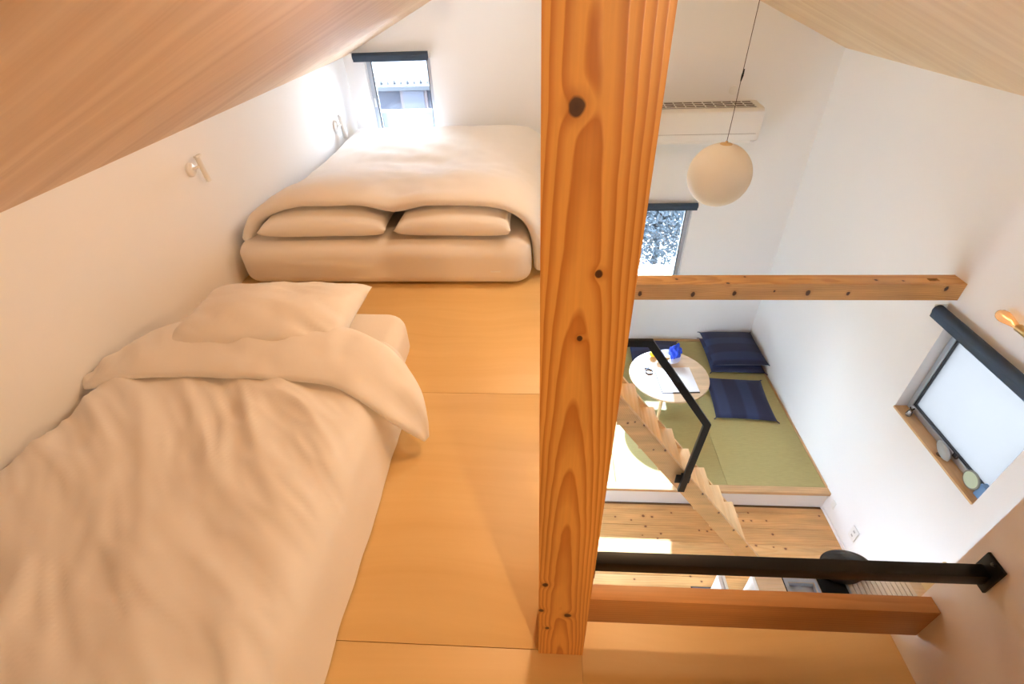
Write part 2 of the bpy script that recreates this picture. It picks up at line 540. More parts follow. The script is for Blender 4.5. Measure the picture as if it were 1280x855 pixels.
# ================================================================== STRUCTURE
def wall_cells(mb, axis, c0, c1, cuts, holes, zb, top):
    """Wall across `axis` from c0 to c1, running over `cuts`, with rectangular openings (u0,u1,z0,z1)."""
    us = sorted(set(cuts) | {h[0] for h in holes} | {h[1] for h in holes})
    for ua, ub in zip(us, us[1:]):
        spans, z = [], zb
        for h in sorted((h for h in holes if h[0] <= ua + 1e-6 and h[1] >= ub - 1e-6), key=lambda h: h[2]):
            spans.append((z, h[2], None)); z = h[3]
        for z0, z1, _ in spans:
            mb.prism([(ua, z0), (ub, z0), (ub, z1), (ua, z1)], axis, c0, c1)
        mb.prism([(ua, z), (ub, z), (ub, top(ub)), (ua, top(ua))], axis, c0, c1)
    return mb

W1 = (-1.455, -0.912, 0.10, 0.765)     # loft window in the far wall (x0,x1,z0,z1)
W2 = (-1.10, 1.402, -1.42, -0.535)      # lower window in the far wall; unseen left part widened for more daylight
W3 = (1.632, 2.362, -1.045, -0.335)    # window in the right wall (y0,y1,z0,z1)

struct('wall_far', wall_cells(MB(), 'Y', YF, YF + TH, [XL - TH, RX, XR + TH], [W1, W2], ZF - 0.1, lambda x: roof(x) + 0.02), M['wall'], label='white far gable wall with two windows')
struct('wall_right', wall_cells(MB(), 'X', XR, XR + TH, [YB, YF], [W3], ZF - 0.1, lambda y: ER + 0.02), M['wall'], label='tall white side wall with the square window')
W4 = (1.35, 2.65, -2.10, -0.85)      # unseen window added under the loft for more light (y0,y1,z0,z1)
struct('wall_left', wall_cells(MB(), 'X', XL - TH, XL, [YB, YF], [W4], ZF - 0.1, lambda y: EL + 0.02), M['wall'], label='low white wall beside the beds')
struct('wall_back', wall_cells(MB(), 'Y', YB - TH, YB, [XL - TH, RX, XR + TH], [], ZF - 0.1, lambda x: roof(x) + 0.02), M['wall'], label='white wall behind the loft')
mb = MB().prism([(XN, ZF), (XR - 0.002, ZF), (XR - 0.002, roof(XR - 0.002) - 0.002), (XN, roof(XN) - 0.002)], 'Y', YB + 0.002, YN)
struct('wall_near', mb, M['wall'], label='white wall beside the camera at the loft edge')

# roof slopes (timber-lined ceiling)
T = 0.12
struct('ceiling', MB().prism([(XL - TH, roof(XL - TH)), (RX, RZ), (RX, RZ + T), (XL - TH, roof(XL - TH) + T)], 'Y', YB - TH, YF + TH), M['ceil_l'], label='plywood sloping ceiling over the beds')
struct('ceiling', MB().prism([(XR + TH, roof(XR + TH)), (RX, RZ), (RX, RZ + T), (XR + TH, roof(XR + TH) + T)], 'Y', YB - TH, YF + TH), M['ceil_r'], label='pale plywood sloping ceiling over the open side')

# loft floor: slab plus plywood sheets
fl = MB().box(XL, XE, YB, YF, -0.25, -0.019).box(XE, XN, YB, YN - 0.002, -0.25, -0.019)
loft = struct('floor', fl, M['seam'], label='plywood floor of the loft')
G = 0.0009
ys = [YB, -0.442, 0.468, 1.349, 2.259, 3.169, 4.079, YF]
for ya, yb in zip(ys, ys[1:]):
    for xa, xb in ((XL, XE),):
        MB().box(xa, xb - 0.0, ya + G, yb - G, -0.018, 0.0).build('plywood_panel', M['ply'], loft, bevel=0.0008)
for ya, yb in ((YB, -0.40), (-0.40, YN - 0.003)):
    MB().box(XE + 0.0004, XN, ya + G, yb - G, -0.018, 0.0).build('plywood_panel', M['ply'], loft, bevel=0.0008)
struct('trim_1', MB().box(XE, XE + 0.012, YN + 0.001, YF, -0.25, -0.0005), M['wall'], label='white fascia along the open edge of the loft')
struct('trim_2', MB().box(XE + 0.0125, XN - 0.001, YN, YN + 0.012, -0.25, -0.0005), M['wall'], label='white fascia at the front edge of the loft')

# lower floor of pine boards
low = struct('floor', MB().box(XL, XR, YB, YF, ZF - 0.1, ZF - 0.0155), M['seam'], label='knotty pine board floor of the lower room')
PW = 0.1365
y = 2.089 - PW * 11
k = 0
while y < 2.42:
    ya, yb = y, min(y + PW, 2.415)
    if yb - ya > 0.01:
        MB().box(XL, XR, ya + 0.0011, yb - 0.0011, ZF - 0.015, ZF).build('floor_board', M['plank'], low, bevel=0.001)
    y += PW
struct('baseboard_right', MB().box(XR - 0.006, XR - 0.0005, YN + 0.001, 2.412, ZF + 0.0005, ZF + 0.03), M['wall'])

# tatami platform
plat = thing('tatami_platform', 'raised tatami platform with white riser and wooden edging in the lower room', 'platform', (0.9, 3.4, ZF))
def P0(x, y, z):   # platform-local
    return (x - 0.9, y - 3.4, z - ZF)
def lbox(o, x0, x1, y0, y1, z0, z1):
    a, b = P0(x0, y0, z0), P0(x1, y1, z1)
    return MB().box(a[0], b[0], a[1], b[1], a[2], b[2])
PX0 = -0.70
lbox(plat, PX0, XR - 0.001, 2.432, YF - 0.001, ZF + 0.001, ZP - 0.032).build('riser', M['wall'], plat)
lbox(plat, PX0, XR - 0.001, 2.415, 2.477, ZP - 0.030, ZP).build('front_edging', M['oak'], plat, bevel=0.002)
lbox(plat, 2.286, XR - 0.001, 2.478, YF - 0.001, ZP - 0.030, ZP + 0.004).build('side_edging', M['oak_y'], plat, bevel=0.001)
lbox(plat, PX0, 2.285, YF - 0.034, YF - 0.001, ZP - 0.030, ZP + 0.006).build('back_edging', M['oak'], plat, bevel=0.001)
for xa, xb in ((PX0, 0.62), (0.62, 1.515), (1.515, 2.284)):
    lbox(plat, xa + 0.001, xb - 0.001, 2.479, YF - 0.036, ZP - 0.030, ZP - 0.001).build('tatami_mat', M['tatami'], plat, bevel=0.004)

# ------------------------------------------------------------------ windows
def window_far(name, w, label, mull=None, handle_z=None):
    x0, x1, z0, z1 = w
    root = thing(name, None, None, ((x0 + x1) / 2, YF + 0.08, z0), kind='structure')
    root['label'] = label
    cx = (x0 + x1) / 2
    fwid = 0.034
    def fb(a, b, c, d, y0=-0.025, y1=0.025):
        return MB().box(a - cx, b - cx, y0, y1, c - z0, d - z0)
    e = 0.0008
    f = fb(x0 + e, x0 + fwid, z0 + e, z1 - e)
    for q in (fb(x1 - fwid, x1 - e, z0 + e, z1 - e), fb(x0 + fwid, x1 - fwid, z0 + e, z0 + fwid), fb(x0 + fwid, x1 - fwid, z1 - fwid, z1 - e)):
        f.add(q.v, q.f)
    if mull:
        q = fb(mull - 0.02, mull + 0.02, z0 + fwid, z1 - fwid); f.add(q.v, q.f)
    fo = f.build('window_frame', M['alu'], root)
    g = MB()
    i0, i1, j0, j1 = x0 + fwid, x1 - fwid, z0 + fwid, z1 - fwid
    for q in (fb(i0, i0 + 0.009, j0, j1, -0.018, 0.012), fb(i1 - 0.009, i1, j0, j1, -0.018, 0.012), fb(i0, i1, j0, j0 + 0.009, -0.018, 0.012), fb(i0, i1, j1 - 0.009, j1, -0.018, 0.012)):
        g.add(q.v, q.f)
    g.build('gasket', M['alu_dark'], root)
    fb(i0 + 0.002, i1 - 0.002, j0 + 0.002, j1 - 0.002, -0.003, 0.003).build('pane', M['glass'], root)
    if handle_z:
        h = fb(x0 + 0.012, x0 + 0.026, handle_z - 0.035, handle_z + 0.035, -0.038, -0.026)
        h.build('handle', M['white_plastic'], root, bevel=0.003)
    return root
window_far('window_1', W1, 'small loft window above the foot of the big bed', handle_z=0.42)
window_far('window_2', W2, 'lower window in the far wall behind the post', mull=0.15)

# unseen window added in the left wall under the loft, for daylight
w4 = thing('fill_window', None, None, (XL - 0.08, 2.0, W4[2]), kind='structure')
w4['label'] = 'unseen window added under the loft for daylight'
f = MB()
for (a, b_, c, d) in ((W4[0] + 0.001, W4[0] + 0.035, W4[2] + 0.001, W4[3] - 0.001), (W4[1] - 0.035, W4[1] - 0.001, W4[2] + 0.001, W4[3] - 0.001), (1.98, 2.02, W4[2] + 0.035, W4[3] - 0.035),
                      (W4[0] + 0.035, W4[1] - 0.035, W4[2] + 0.001, W4[2] + 0.035), (W4[0] + 0.035, W4[1] - 0.035, W4[3] - 0.035, W4[3] - 0.001)):
    f.box(-0.025, 0.025, a - 2.0, b_ - 2.0, c - W4[2], d - W4[2])
f.build('window_frame', M['alu'], w4)
for a, b_ in ((W4[0] + 0.036, 1.979), (2.021, W4[1] - 0.036)):
    MB().box(-0.003, 0.003, a - 2.0, b_ - 2.0, 0.036, W4[3] - W4[2] - 0.036).build('pane', M['glass'], w4)

# right window
y0, y1, z0, z1 = W3
w3 = thing('window_3', None, None, (XR + 0.09, (y0 + y1) / 2, z0), kind='structure')
w3['label'] = 'bright square window with a wooden sill in the right wall'
cy = (y0 + y1) / 2
def wb(a, b, c, d, x0=-0.02, x1=0.045):
    return MB().box(x0, x1, a - cy, b - cy, c - z0, d - z0)
e = 0.0008
fwid = 0.034
f = wb(y0 + e, y0 + fwid, z0 + 0.016, z1 - e)
for q in (wb(y1 - fwid, y1 - e, z0 + 0.016, z1 - e), wb(y0 + fwid, y1 - fwid, z0 + 0.016, z0 + 0.055), wb(y0 + fwid, y1 - fwid, z1 - fwid, z1 - e)):
    f.add(q.v, q.f)
f.build('window_frame', M['alu'], w3, bevel=0.002)
g = MB()
i0, i1, j0, j1 = y0 + fwid, y1 - fwid, z0 + 0.055, z1 - fwid
for q in (wb(i0, i0 + 0.008, j0, j1, -0.012, 0.015), wb(i1 - 0.008, i1, j0, j1, -0.012, 0.015), wb(i0, i1, j0, j0 + 0.008, -0.012, 0.015), wb(i0, i1, j1 - 0.008, j1, -0.012, 0.015)):
    g.add(q.v, q.f)
g.build('gasket', M['alu_dark'], w3)
wb(i0 + 0.002, i1 - 0.002, j0 + 0.002, j1 - 0.002, 0.002, 0.007).build('pane', M['frost'], w3)
wb(1.895, 1.925, z0 + 0.05, z0 + 0.085, -0.036, -0.0205).build('latch', M['alu_dark'], w3, bevel=0.003)
MB().box(-0.098, 0.05, y0 + e - cy, y1 - e - cy, 0.0005, 0.015).build('window_sill', M['oak_y'], w3, bevel=0.002)

# ------------------------------------------------------------------ roller blinds
def roller_blind(label, loc, length, axis, r, drop=0.0, hem=True):
    t = thing('roller_blind', label, 'blind', loc)
    ax = axis
    n = [(0.0, 0.0)]
    prof = [(0.001, 0.0), (r, 0.0), (r, length), (0.001, length)]
    MB().lathe(prof, seg=24, axis=ax).build('roller', M['navy_blind'], t, smooth=True)
    for s in (-0.006, length + 0.001):
        b = MB()
        if ax == 'X':
            b.box(s, s + 0.005, -r * 0.9, r + 0.012, -r * 0.9, r * 1.05)
        else:
            b.box(-r * 0.9, r + 0.012, s, s + 0.005, -r * 0.9, r * 1.05)
        b.build('bracket', M['white_plastic'], t, bevel=0.001)
    h = MB()
    if ax == 'X':
        h.box(0.004, length - 0.004, -r * 0.98, -r * 0.98 + 0.007, -r - 0.010, -r * 0.2)
    else:
        h.box(-r * 0.98, -r * 0.98 + 0.007, 0.004, length - 0.004, -r - 0.010, -r * 0.2)
    h.build('hem_bar', M['navy_blind'], t, bevel=0.002)
    return t
roller_blind('rolled-up navy roller blind over the small loft window', (-1.523, YF - 0.040, 0.776), 0.613, 'X', 0.026)
roller_blind('rolled-up navy roller blind over the lower far window, partly behind the post', (-1.16, YF - 0.040, -0.492), 2.59, 'X', 0.026)
roller_blind('rolled-up navy roller blind slanting across the bright square window in the picture', (XR - 0.046, 1.56, -0.318), 0.855, 'Y', 0.031)

# ================================================================== POST, BEAM, RAIL, LEDGE
p = MB().prism([(-0.002, 0.0005), (0.1025, 0.0005), (0.1025, roof(0.1025) - 0.003), (-0.002, roof(-0.002) - 0.003)], 'Y', 0.460, 0.565).build('wooden_post', M['post'])
# (world coordinates drive the ring texture; the origin sits at the foot)
tag(p, 'thick orange cedar post with dark knots standing on the loft floor', 'post')
for o in (p,):
    me = o.data
    off = Vector((0.05, 0.5125, 0.0))
    for v in me.vertices: v.co -= off
    o.location = off

bm_ = MB()
bx0, bx1, by0, by1, bz0, bz1 = XE + 0.013, XR - 0.001, 2.385, 2.487, -0.2365, -0.133
# beam with a mortise pocket cut in its top face near the right wall
hx0, hx1, hy0, hy1, hd = 2.124, 2.180, 2.418, 2.448, 0.05
bm_.add([(bx0, by0, bz0), (bx1, by0, bz0), (bx1, by1, bz0), (bx0, by1, bz0), (bx0, by0, bz1), (bx1, by0, bz1), (bx1, by1, bz1), (bx0, by1, bz1),
         (hx0, hy0, bz1), (hx1, hy0, bz1), (hx1, hy1, bz1), (hx0, hy1, bz1), (hx0, hy0, bz1 - hd), (hx1, hy0, bz1 - hd), (hx1, hy1, bz1 - hd), (hx0, hy1, bz1 - hd)],
        [(0, 3, 2, 1), (0, 1, 5, 4), (1, 2, 6, 5), (2, 3, 7, 6), (3, 0, 4, 7), (4, 5, 9, 8), (5, 6, 10, 9), (6, 7, 11, 10), (7, 4, 8, 11),
         (8, 9, 13, 12), (9, 10, 14, 13), (10, 11, 15, 14), (11, 8, 12, 15), (12, 13, 14, 15)])
bo = bm_.build('ceiling_beam', M['beam'])
off = Vector((1.2, 2.436, bz0))
for v in bo.data.vertices: v.co -= off
bo.location = off
tag(bo, 'knotty cedar beam crossing the open space to the right wall', 'beam')

lo = MB().box(0.1035, XN - 0.001, 0.500, 0.534, 0.086, 0.198).build('toe_board', M['ledge'], bevel=0.0015)
off = Vector((0.47, 0.517, 0.086))
for v in lo.data.vertices: v.co -= off
lo.location = off
tag(lo, 'reddish wooden toe board fixed between the post and the near wall', 'board')

rail = thing('guard_rail', 'black square steel guard rail running from post to near wall', 'railing', (0.47, 0.50, 0.347))
MB().box(0.1085 - 0.47, XN - 0.007 - 0.47, -0.013, 0.013, 0.0, 0.030).build('rail_tube', M['black'], rail, bevel=0.002)
for (xa, xb) in ((0.1032, 0.1082), (XN - 0.0065, XN - 0.0008)):
    pl = MB().box(xa - 0.47, xb - 0.47, -0.021, 0.021, -0.014, 0.058).build('end_plate', M['black'], rail, bevel=0.001)
    for zz in (-0.007, 0.051):
        xh = xa - 0.47 if xa > 0.5 else xb - 0.47
        sgn = -1 if xa > 0.5 else 1
        MB().lathe([(0.0005, 0.0), (0.0042, 0.0), (0.0036, sgn * 0.003), (0.0005, sgn * 0.0036)], (xh, 0.0, zz), 12, 'X').build('bolt', M['bolt'], pl, smooth=True)

# ================================================================== STAIR
stair = thing('open_stair', 'steep pale pine stair rising from the lower floor to the loft edge', 'stairs', (0.9, 2.15, ZF))
sp = [(1.66, ZF + 0.001), (1.508, ZF + 0.001), (XE + 0.013, -0.345), (XE + 0.013, -0.15)]
for (ya, yb, dx) in ((1.950, 1.980, 0.0), (2.315, 2.345, -0.055)):
    MB().prism([(a + (dx if i == 0 else 0) - 0.9, c + (dx * 1.371 if i == 3 else 0) - ZF) for i, (a, c) in enumerate(sp)], 'Y', ya - 2.15, yb - 2.15).build('stringer', M['stair'], stair, bevel=0.002)
for n in range(1, 11):
    nx = 1.502 - 0.151 * (n - 1)
    nz = ZF + 0.215 + 0.207 * (n - 1)
    xa = max(nx - 0.152, XE + 0.014)
    MB().box(xa - 0.9, nx - 0.9, 1.9805 - 2.15, 2.3145 - 2.15, nz - 0.03 - ZF, nz - ZF).build('tread', M['tread'], stair, bevel=0.003)

hr = thing('stair_handrail', 'bent black steel handrail bolted to the side of the stair', 'handrail', (0.9, 1.92, -1.4))
def band(pts, w):
    """mitred strip of width w along an x-z polyline"""
    P = [Vector((a, c)) for a, c in pts]
    L, R = [], []
    for i, q in enumerate(P):
        d1 = (q - P[i - 1]).normalized() if i else (P[1] - P[0]).normalized()
        d2 = (P[i + 1] - q).normalized() if i < len(P) - 1 else d1
        n1, n2 = Vector((-d1.y, d1.x)), Vector((-d2.y, d2.x))
        nn = (n1 + n2).normalized()
        h = w / 2 / max(0.3, nn.dot(n1))
        L.append(q + nn * h); R.append(q - nn * h)
    return [(a.x, a.y) for a in L] + [(a.x, a.y) for a in reversed(R)]
path = [(XE + 0.0135, -0.182), (0.535, -0.182), (0.928, -0.757), (0.893, -1.375)]
MB().prism([(a - 0.9, c + 1.4) for a, c in band(path, 0.040)], 'Y', -0.020, 0.000).build('rail', M['black'], hr, bevel=0.0015)
MB().box(0.845 - 0.9, 0.935 - 0.9, 0.0003, 0.0085, -1.31 + 1.4, -1.235 + 1.4).build('clamp_plate', M['black'], hr, bevel=0.001)
MB().box(0.882 - 0.9, 0.918 - 0.9, 0.0085, 0.0295, -1.30 + 1.4, -1.245 + 1.4).build('bracket', M['black'], hr, bevel=0.001)

# ================================================================== BEDS
def rounded_mattress(name, label, x0, x1, y0, y1, h, r, group=None, crown=0.012, seed=0.0):
    t = thing(name, label, 'mattress', ((x0 + x1) / 2, (y0 + y1) / 2, 0.0))
    hx, hy = (x1 - x0) / 2, (y1 - y0) / 2
    prof = []
    K = 8
    for i in range(K + 1):
        a = PI / 2 * i / K
        prof.append((-r * 0.8 + r * 0.8 * math.sin(a), 0.004 + r * 0.8 - r * 0.8 * math.cos(a)))   # bottom edge
    for i in range(K + 1):
        a = PI / 2 * i / K
        prof.append((-r + r * math.cos(a), h - r + r * math.sin(a)))
    rc = 0.09
    rows = []
    def ring(inset, z):
        pts = []
        ex, ey = hx + inset, hy + inset
        rr = max(0.01, rc + inset)
        for cxs, cys, a0 in ((1, 1, 0), (-1, 1, PI / 2), (-1, -1, PI), (1, -1, 1.5 * PI)):
            for i in range(7):
                a = a0 + PI / 2 * i / 6
                pts.append((cxs * (ex - rr) + rr * math.cos(a), cys * (ey - rr) + rr * math.sin(a)))
            nxt = 24
        # subdivide straight sides
        out = []
        for i, q in enumerate(pts):
            q2 = pts[(i + 1) % len(pts)]
            d = math.hypot(q2[0] - q[0], q2[1] - q[1])
            st = max(1, int(round(d / 0.05))) if i % 7 == 6 else 1
            if i % 7 == 6:
                st = 24
            for k in range(st):
                out.append((lerp(q[0], q2[0], k / st), lerp(q[1], q2[1], k / st)))
        res = []
        for (px, py) in out:
            w = 0.006 * ns(px * 3 + seed, py * 3, z * 8) * sst(0.02, 0.1, z)
            ww = 0.0025 * ns(px * 16 + seed, py * 16, z * 26)
            l = math.hypot(px, py)
            res.append((px * (1 + w / l) + 0 * ww, py * (1 + w / l), z + ww * sst(0.03, 0.1, z)))
        return res
    for ins, z in prof:
        rows.append(ring(ins, z))
    for k in (0.12, 0.35, 0.6, 0.85):
        base = ring(-r, h)
        rows.append([(px * (1 - k), py * (1 - k), h + crown * (1 - (1 - k) ** 2)) for px, py, _ in base])
    b = MB().grid(rows, close_u=True)
    n = len(rows[0])
    b.f.append(tuple(range(n)))
    b.f.append(tuple(range((len(rows) - 1) * n, len(rows) * n)))
    b.build('mattress_body', M['sheet'], t, smooth=True)
    return t

big = rounded_mattress('double_mattress', 'wide white mattress on the floor at the far end of the loft', -1.575, -0.055, 2.14, 4.20, 0.232, 0.075, seed=3.1)
tagm = MB().box(0.555, 0.605, -1.0325, -1.0305, 0.085, 0.094).build('care_label', M['white_paint'], big)
small = rounded_mattress('single_mattress', 'narrow white mattress under the near duvet by the left wall', -1.54, -0.555, -0.32, 1.655, 0.185, 0.055, seed=8.2)

def pillow(name, label, loc, hx, hy, h, rotz=0.0, mat='bed', seed=0.0, group=None, cat='pillow', pinch=0.10, wr=0.010, tilt=0.0, nseg=34):
    t = thing(name, label, cat, loc, rotz, group)
    rows_t, rows_b = [], []
    for j in range(nseg + 1):
        v = -1 + 2 * j / nseg
        v = math.copysign(abs(v) ** 0.8, v)
        rt_, rb_ = [], []
        for i in range(nseg + 1):
            u = -1 + 2 * i / nseg
            u = math.copysign(abs(u) ** 0.8, u)
            x = hx * u * (1 - pinch * (1 - v * v) * 0.55)
            y = hy * v * (1 - pinch * (1 - u * u) * 0.55)
            f = max(0.0, (1 - u ** 2) * (1 - v ** 2)) ** 0.38
            # creases pulling in from the corners
            cr = ns(u * 2.4 + seed, v * 2.4, seed) * 0.6 + abs(ns((u + v) * 3.1 + seed, (u - v) * 1.2, 5.0)) * 0.8
            zt = h * f * (1 + 0.10 * ns(u * 1.3 + seed, v * 1.3)) - wr * cr * min(1.0, f * 1.6)
            zb = -h * 0.36 * min(1.0, max(0.0, (1 - u ** 4) * (1 - v ** 4)) ** 0.3)
            zc = h * 0.36 + tilt * v * hy
            rt_.append((x, y, zc + zt * 0.66))
            rb_.append((x, y, zc + zb))
        rows_t.append(rt_); rows_b.append(rb_)
    b = MB().grid(rows_t)
    b.grid(rows_b)
    b.build('cover', M[mat], t, smooth=True)
    return t

pillow('pillow', 'white pillow under the folded duvet, left of the pair on the double mattress', (-1.10, 2.375, 0.244), 0.325, 0.205, 0.140, 0.02, seed=1.3, group=None, wr=0.010)
pillow('pillow', 'white pillow under the folded duvet, right of the pair on the double mattress', (-0.435, 2.375, 0.244), 0.290, 0.205, 0.140, -0.03, seed=6.6, wr=0.010)
pillow('pillow', 'white pillow at the head of the near single bed', (-1.045, 1.50, 0.197), 0.335, 0.215, 0.150, 0.03, seed=3.7, wr=0.034)

def cross(pts, n):
    return [poly_at(pts, i / n) for i in range(n + 1)]

# --- duvet of the double bed: puffed lip over the pillows, hanging to the floor on the right
def double_duvet():
    t = thing('duvet', 'large white duvet spread over the double mattress and its pillows', 'duvet', (-0.8, 3.2, 0.26))
    # across: (x, height factor h) ; z = zend + (Z-zend)*h
    CR = [(-1.545, 0.0), (-1.520, 0.22), (-1.46, 0.55), (-1.36, 0.83), (-1.20, 0.96), (-1.0, 1.0), (-0.8, 1.0), (-0.6, 1.0), (-0.42, 1.0), (-0.27, 0.97), (-0.16, 0.90), (-0.08, 0.74), (-0.035, 0.52), (-0.018, 0.26), (-0.012, 0.0)]
    nx = 120
    th = 0.065
    def Ztop(y, x):
        zz = lerp(0.418, 0.245, sst(2.30, 3.35, y))
        zz -= 0.05 * sst(-0.90, -0.74, x) * (1 - sst(-0.74, -0.58, x)) * (1 - sst(2.2, 2.75, y)) * 0.6
        return zz
    def mid(s, y):
        f = s * (len(CR) - 1)
        q = poly_at([(a, b_, 0) for a, b_ in CR], s)
        x, h = q.x, q.y
        left = s < 0.45
        zend = lerp(0.225, 0.235, 0) if left else 0.045
        zt = Ztop(y, x)
        if left:
            zend = min(zend, zt)
            x2 = x
        return Vector((x, y, zend + (zt - zend) * h))
    rows = []
    def layer(y, off, wob=1.0):
        row = []
        for i in range(nx + 1):
            s = i / nx
            e = 1e-3
            p0, p1 = mid(max(0, s - e), y), mid(min(1, s + e), y)
            tg = (p1 - p0).normalized()
            nrm = Vector((-tg.z, 0, tg.x))
            p = mid(s, y)
            px, py = p.x, y
            w = 0.016 * ns(px * 2.2 + 4, py * 1.6, 1.0) + 0.010 * ns(px * 6 + py * 3, py * 4, 2.0) + 0.006 * ns(px * 12, py * 8, 4.0)
            row.append(p + nrm * (off + w * wob))
        return row
    lipc = 2.29
    # underside, from inside to the lip
    for y in (2.62, 2.54, 2.46, 2.38, 2.33):
        rows.append(layer(y, -th / 2, 0.4))
    K = 8
    for k in range(K + 1):
        a = -PI / 2 + PI * k / K
        rows.append(layer(lipc - th * 0.95 * math.cos(a), th / 2 * math.sin(a) * 1.0, 0.7))
    y = 2.32
    while y < 4.235:
        rows.append(layer(y, th / 2))
        y += 0.03
    for k in range(1, 7):
        a = PI / 2 * k / 6
        r = layer(4.23 + 0.06 * math.sin(a), th / 2)
        rows.append([Vector((q.x, q.y, lerp(q.z, min(q.z, 0.08), 1 - math.cos(a)))) for q in r])
    rows = [[q - Vector((-0.8, 3.2, 0.26)) for q in r] for r in rows]
    MB().grid(rows).build('duvet_cover', M['bed'], t, smooth=True)
    return t
double_duvet()

# --- duvet of the single bed with its head end turned back
def ridge_noise(x, y):
    # creases running diagonally (down-right in plan), warped
    w = 0.10 * ns(x * 1.7, y * 1.7, 9.0)
    a = (x + y * 1.05) * 0.69 + w       # across the creases
    b = (x - y * 0.95) * 0.72           # along the creases
    v = 0.0
    for f, amp, sd in ((6.0, 1.0, 0.0), (12.5, 0.65, 3.3), (24.0, 0.30, 6.1)):
        n = ns(a * f + sd, b * f * 0.22, sd)
        v += amp * (1 - abs(n) * 2.2)
    env = 0.45 + 0.55 * sst(-0.35, 0.35, ns(x * 1.9 + 2, y * 1.9, 12.0))
    return v * env

def single_duvet():
    org = Vector((-1.05, 0.45, 0.19))
    t = thing('duvet', 'white duvet with creases and a turned-back head end on the near single bed', 'duvet', org)
    CR = [(-1.612, 0.0), (-1.604, 0.25), (-1.585, 0.5), (-1.54, 0.80), (-1.47, 0.94), (-1.36, 0.985), (-1.2, 1.0), (-1.05, 1.0), (-0.9, 1.0), (-0.76, 1.0), (-0.66, 0.965), (-0.585, 0.87), (-0.540, 0.68), (-0.520, 0.42), (-0.508, 0.18), (-0.498, 0.0)]
    P3 = [(a, b_, 0) for a, b_ in CR]
    nx, ny = 190, 190
    ya, yb = -0.45, 1.40
    rows = []
    for j in range(ny + 1):
        y = lerp(ya, yb, j / ny)
        row = []
        for i in range(nx + 1):
            s = i / nx
            q = poly_at(P3, s)
            zend = 0.05 if s < 0.4 else 0.006
            zt = 0.232 + 0.012 * ns(q.x * 2.0, y * 1.6, 2.0) + 0.004 * sst(0.9, 1.3, y)
            h = q.y
            z = zend + (zt - zend) * h
            top = sst(0.3, 0.9, h)
            r = ridge_noise(q.x, y)
            x = q.x
            edge = (1 - top)
            side = (0.012 * ns(y * 3.2, 0.3, 7.0) + 0.006 * ns(y * 9, z * 6, 3.0)) * edge
            if s < 0.5:
                x = max(x + side, -1.617)
            else:
                x += side
            z += 0.019 * (r - 0.6) * top + 0.006 * ns(q.x * 9, y * 9, 4.4) * top
            row.append(Vector((x, y, max(0.003, z))) - org)
        rows.append(row)
    o = MB().grid(rows).build('duvet_cover', M['bed'], t, smooth=True)
    # turned-back flap: closed lens section swept across the bed
    U = [(-1.607, 1.225, 0.185), (-1.52, 1.345, 0.225), (-1.40, 1.450, 0.252), (-1.15, 1.468, 0.262), (-0.893, 1.455, 0.262), (-0.70, 1.405, 0.258), (-0.55, 1.325, 0.238), (-0.455, 1.245, 0.190), (-0.405, 1.165, 0.135), (-0.382, 1.085, 0.06)]
    L = [(-1.610, 1.165, 0.170), (-1.545, 1.150, 0.195), (-1.42, 1.155, 0.230), (-1.15, 1.155, 0.245), (-0.90, 1.145, 0.246), (-0.70, 1.125, 0.243), (-0.585, 1.080, 0.222), (-0.485, 1.045, 0.165), (-0.430, 1.045, 0.105), (-0.392, 1.060, 0.050)]
    rows = []
    NS, NK = 110, 28
    for i in range(NS + 1):
        s = i / NS
        u, l = poly_at(U, s), poly_at(L, s)
        wid = (u - l)
        s2 = min(s + 0.01, 1); s1 = max(s - 0.01, 0)
        tg = (poly_at(U, s2) + poly_at(L, s2) - poly_at(U, s1) - poly_at(L, s1)).normalized()
        nrm = tg.cross(wid.normalized()).normalized()
        if nrm.z < -0.2 or (nrm.x < 0 and s > 0.8 and nrm.z < 0.2): nrm = -nrm
        th = 0.027 * (0.35 + 0.65 * sst(0.0, 0.12, s)) * (0.4 + 0.6 * (1 - sst(0.86, 1.0, s)))
        row = []
        for k in range(NK):
            a = 2 * PI * k / NK
            c, sn = math.cos(a), math.sin(a)
            f = 0.5 + 0.5 * c
            p = l + wid * f
            up_ = sn if sn > 0 else sn * 0.55
            bulge = abs(up_) ** 0.75 * (1 if up_ > 0 else -1)
            fold = 0.0
            if sn > 0:
                fold = 0.014 * ns(p.x * 7 - p.y * 9, p.y * 6, 1.0) + 0.010 * (1 - sst(0.0, 0.25, s)) * ns(s * 60, f * 2, 3.0) + 0.009 * ns(p.x * 14, p.y * 12 + p.x * 9, 8.0)
                cr_ = ns(p.x * 5 + p.y * 11, (p.x - p.y) * 2.2, 14.0)
                fold += 0.010 * (1 - abs(cr_) * 2.5) * (0.4 + 0.6 * abs(2 * s - 1))
                fold += 0.010 * sst(0.2, 0.9, f)
            edge_w = 0.006 * ns(p.x * 8, f * 3, 6.0)
            row.append(p + nrm * (th * bulge + fold * max(0.0, sn)) + wid.normalized() * edge_w * c - org)
        rows.append(row)
    b = MB().grid(rows, close_u=True)
    b.f.append(tuple(range(NK)))
    b.f.append(tuple(range(NS * NK, (NS + 1) * NK)))
    b.build('turned_back_edge', M['bed'], t, smooth=True)
single_duvet()

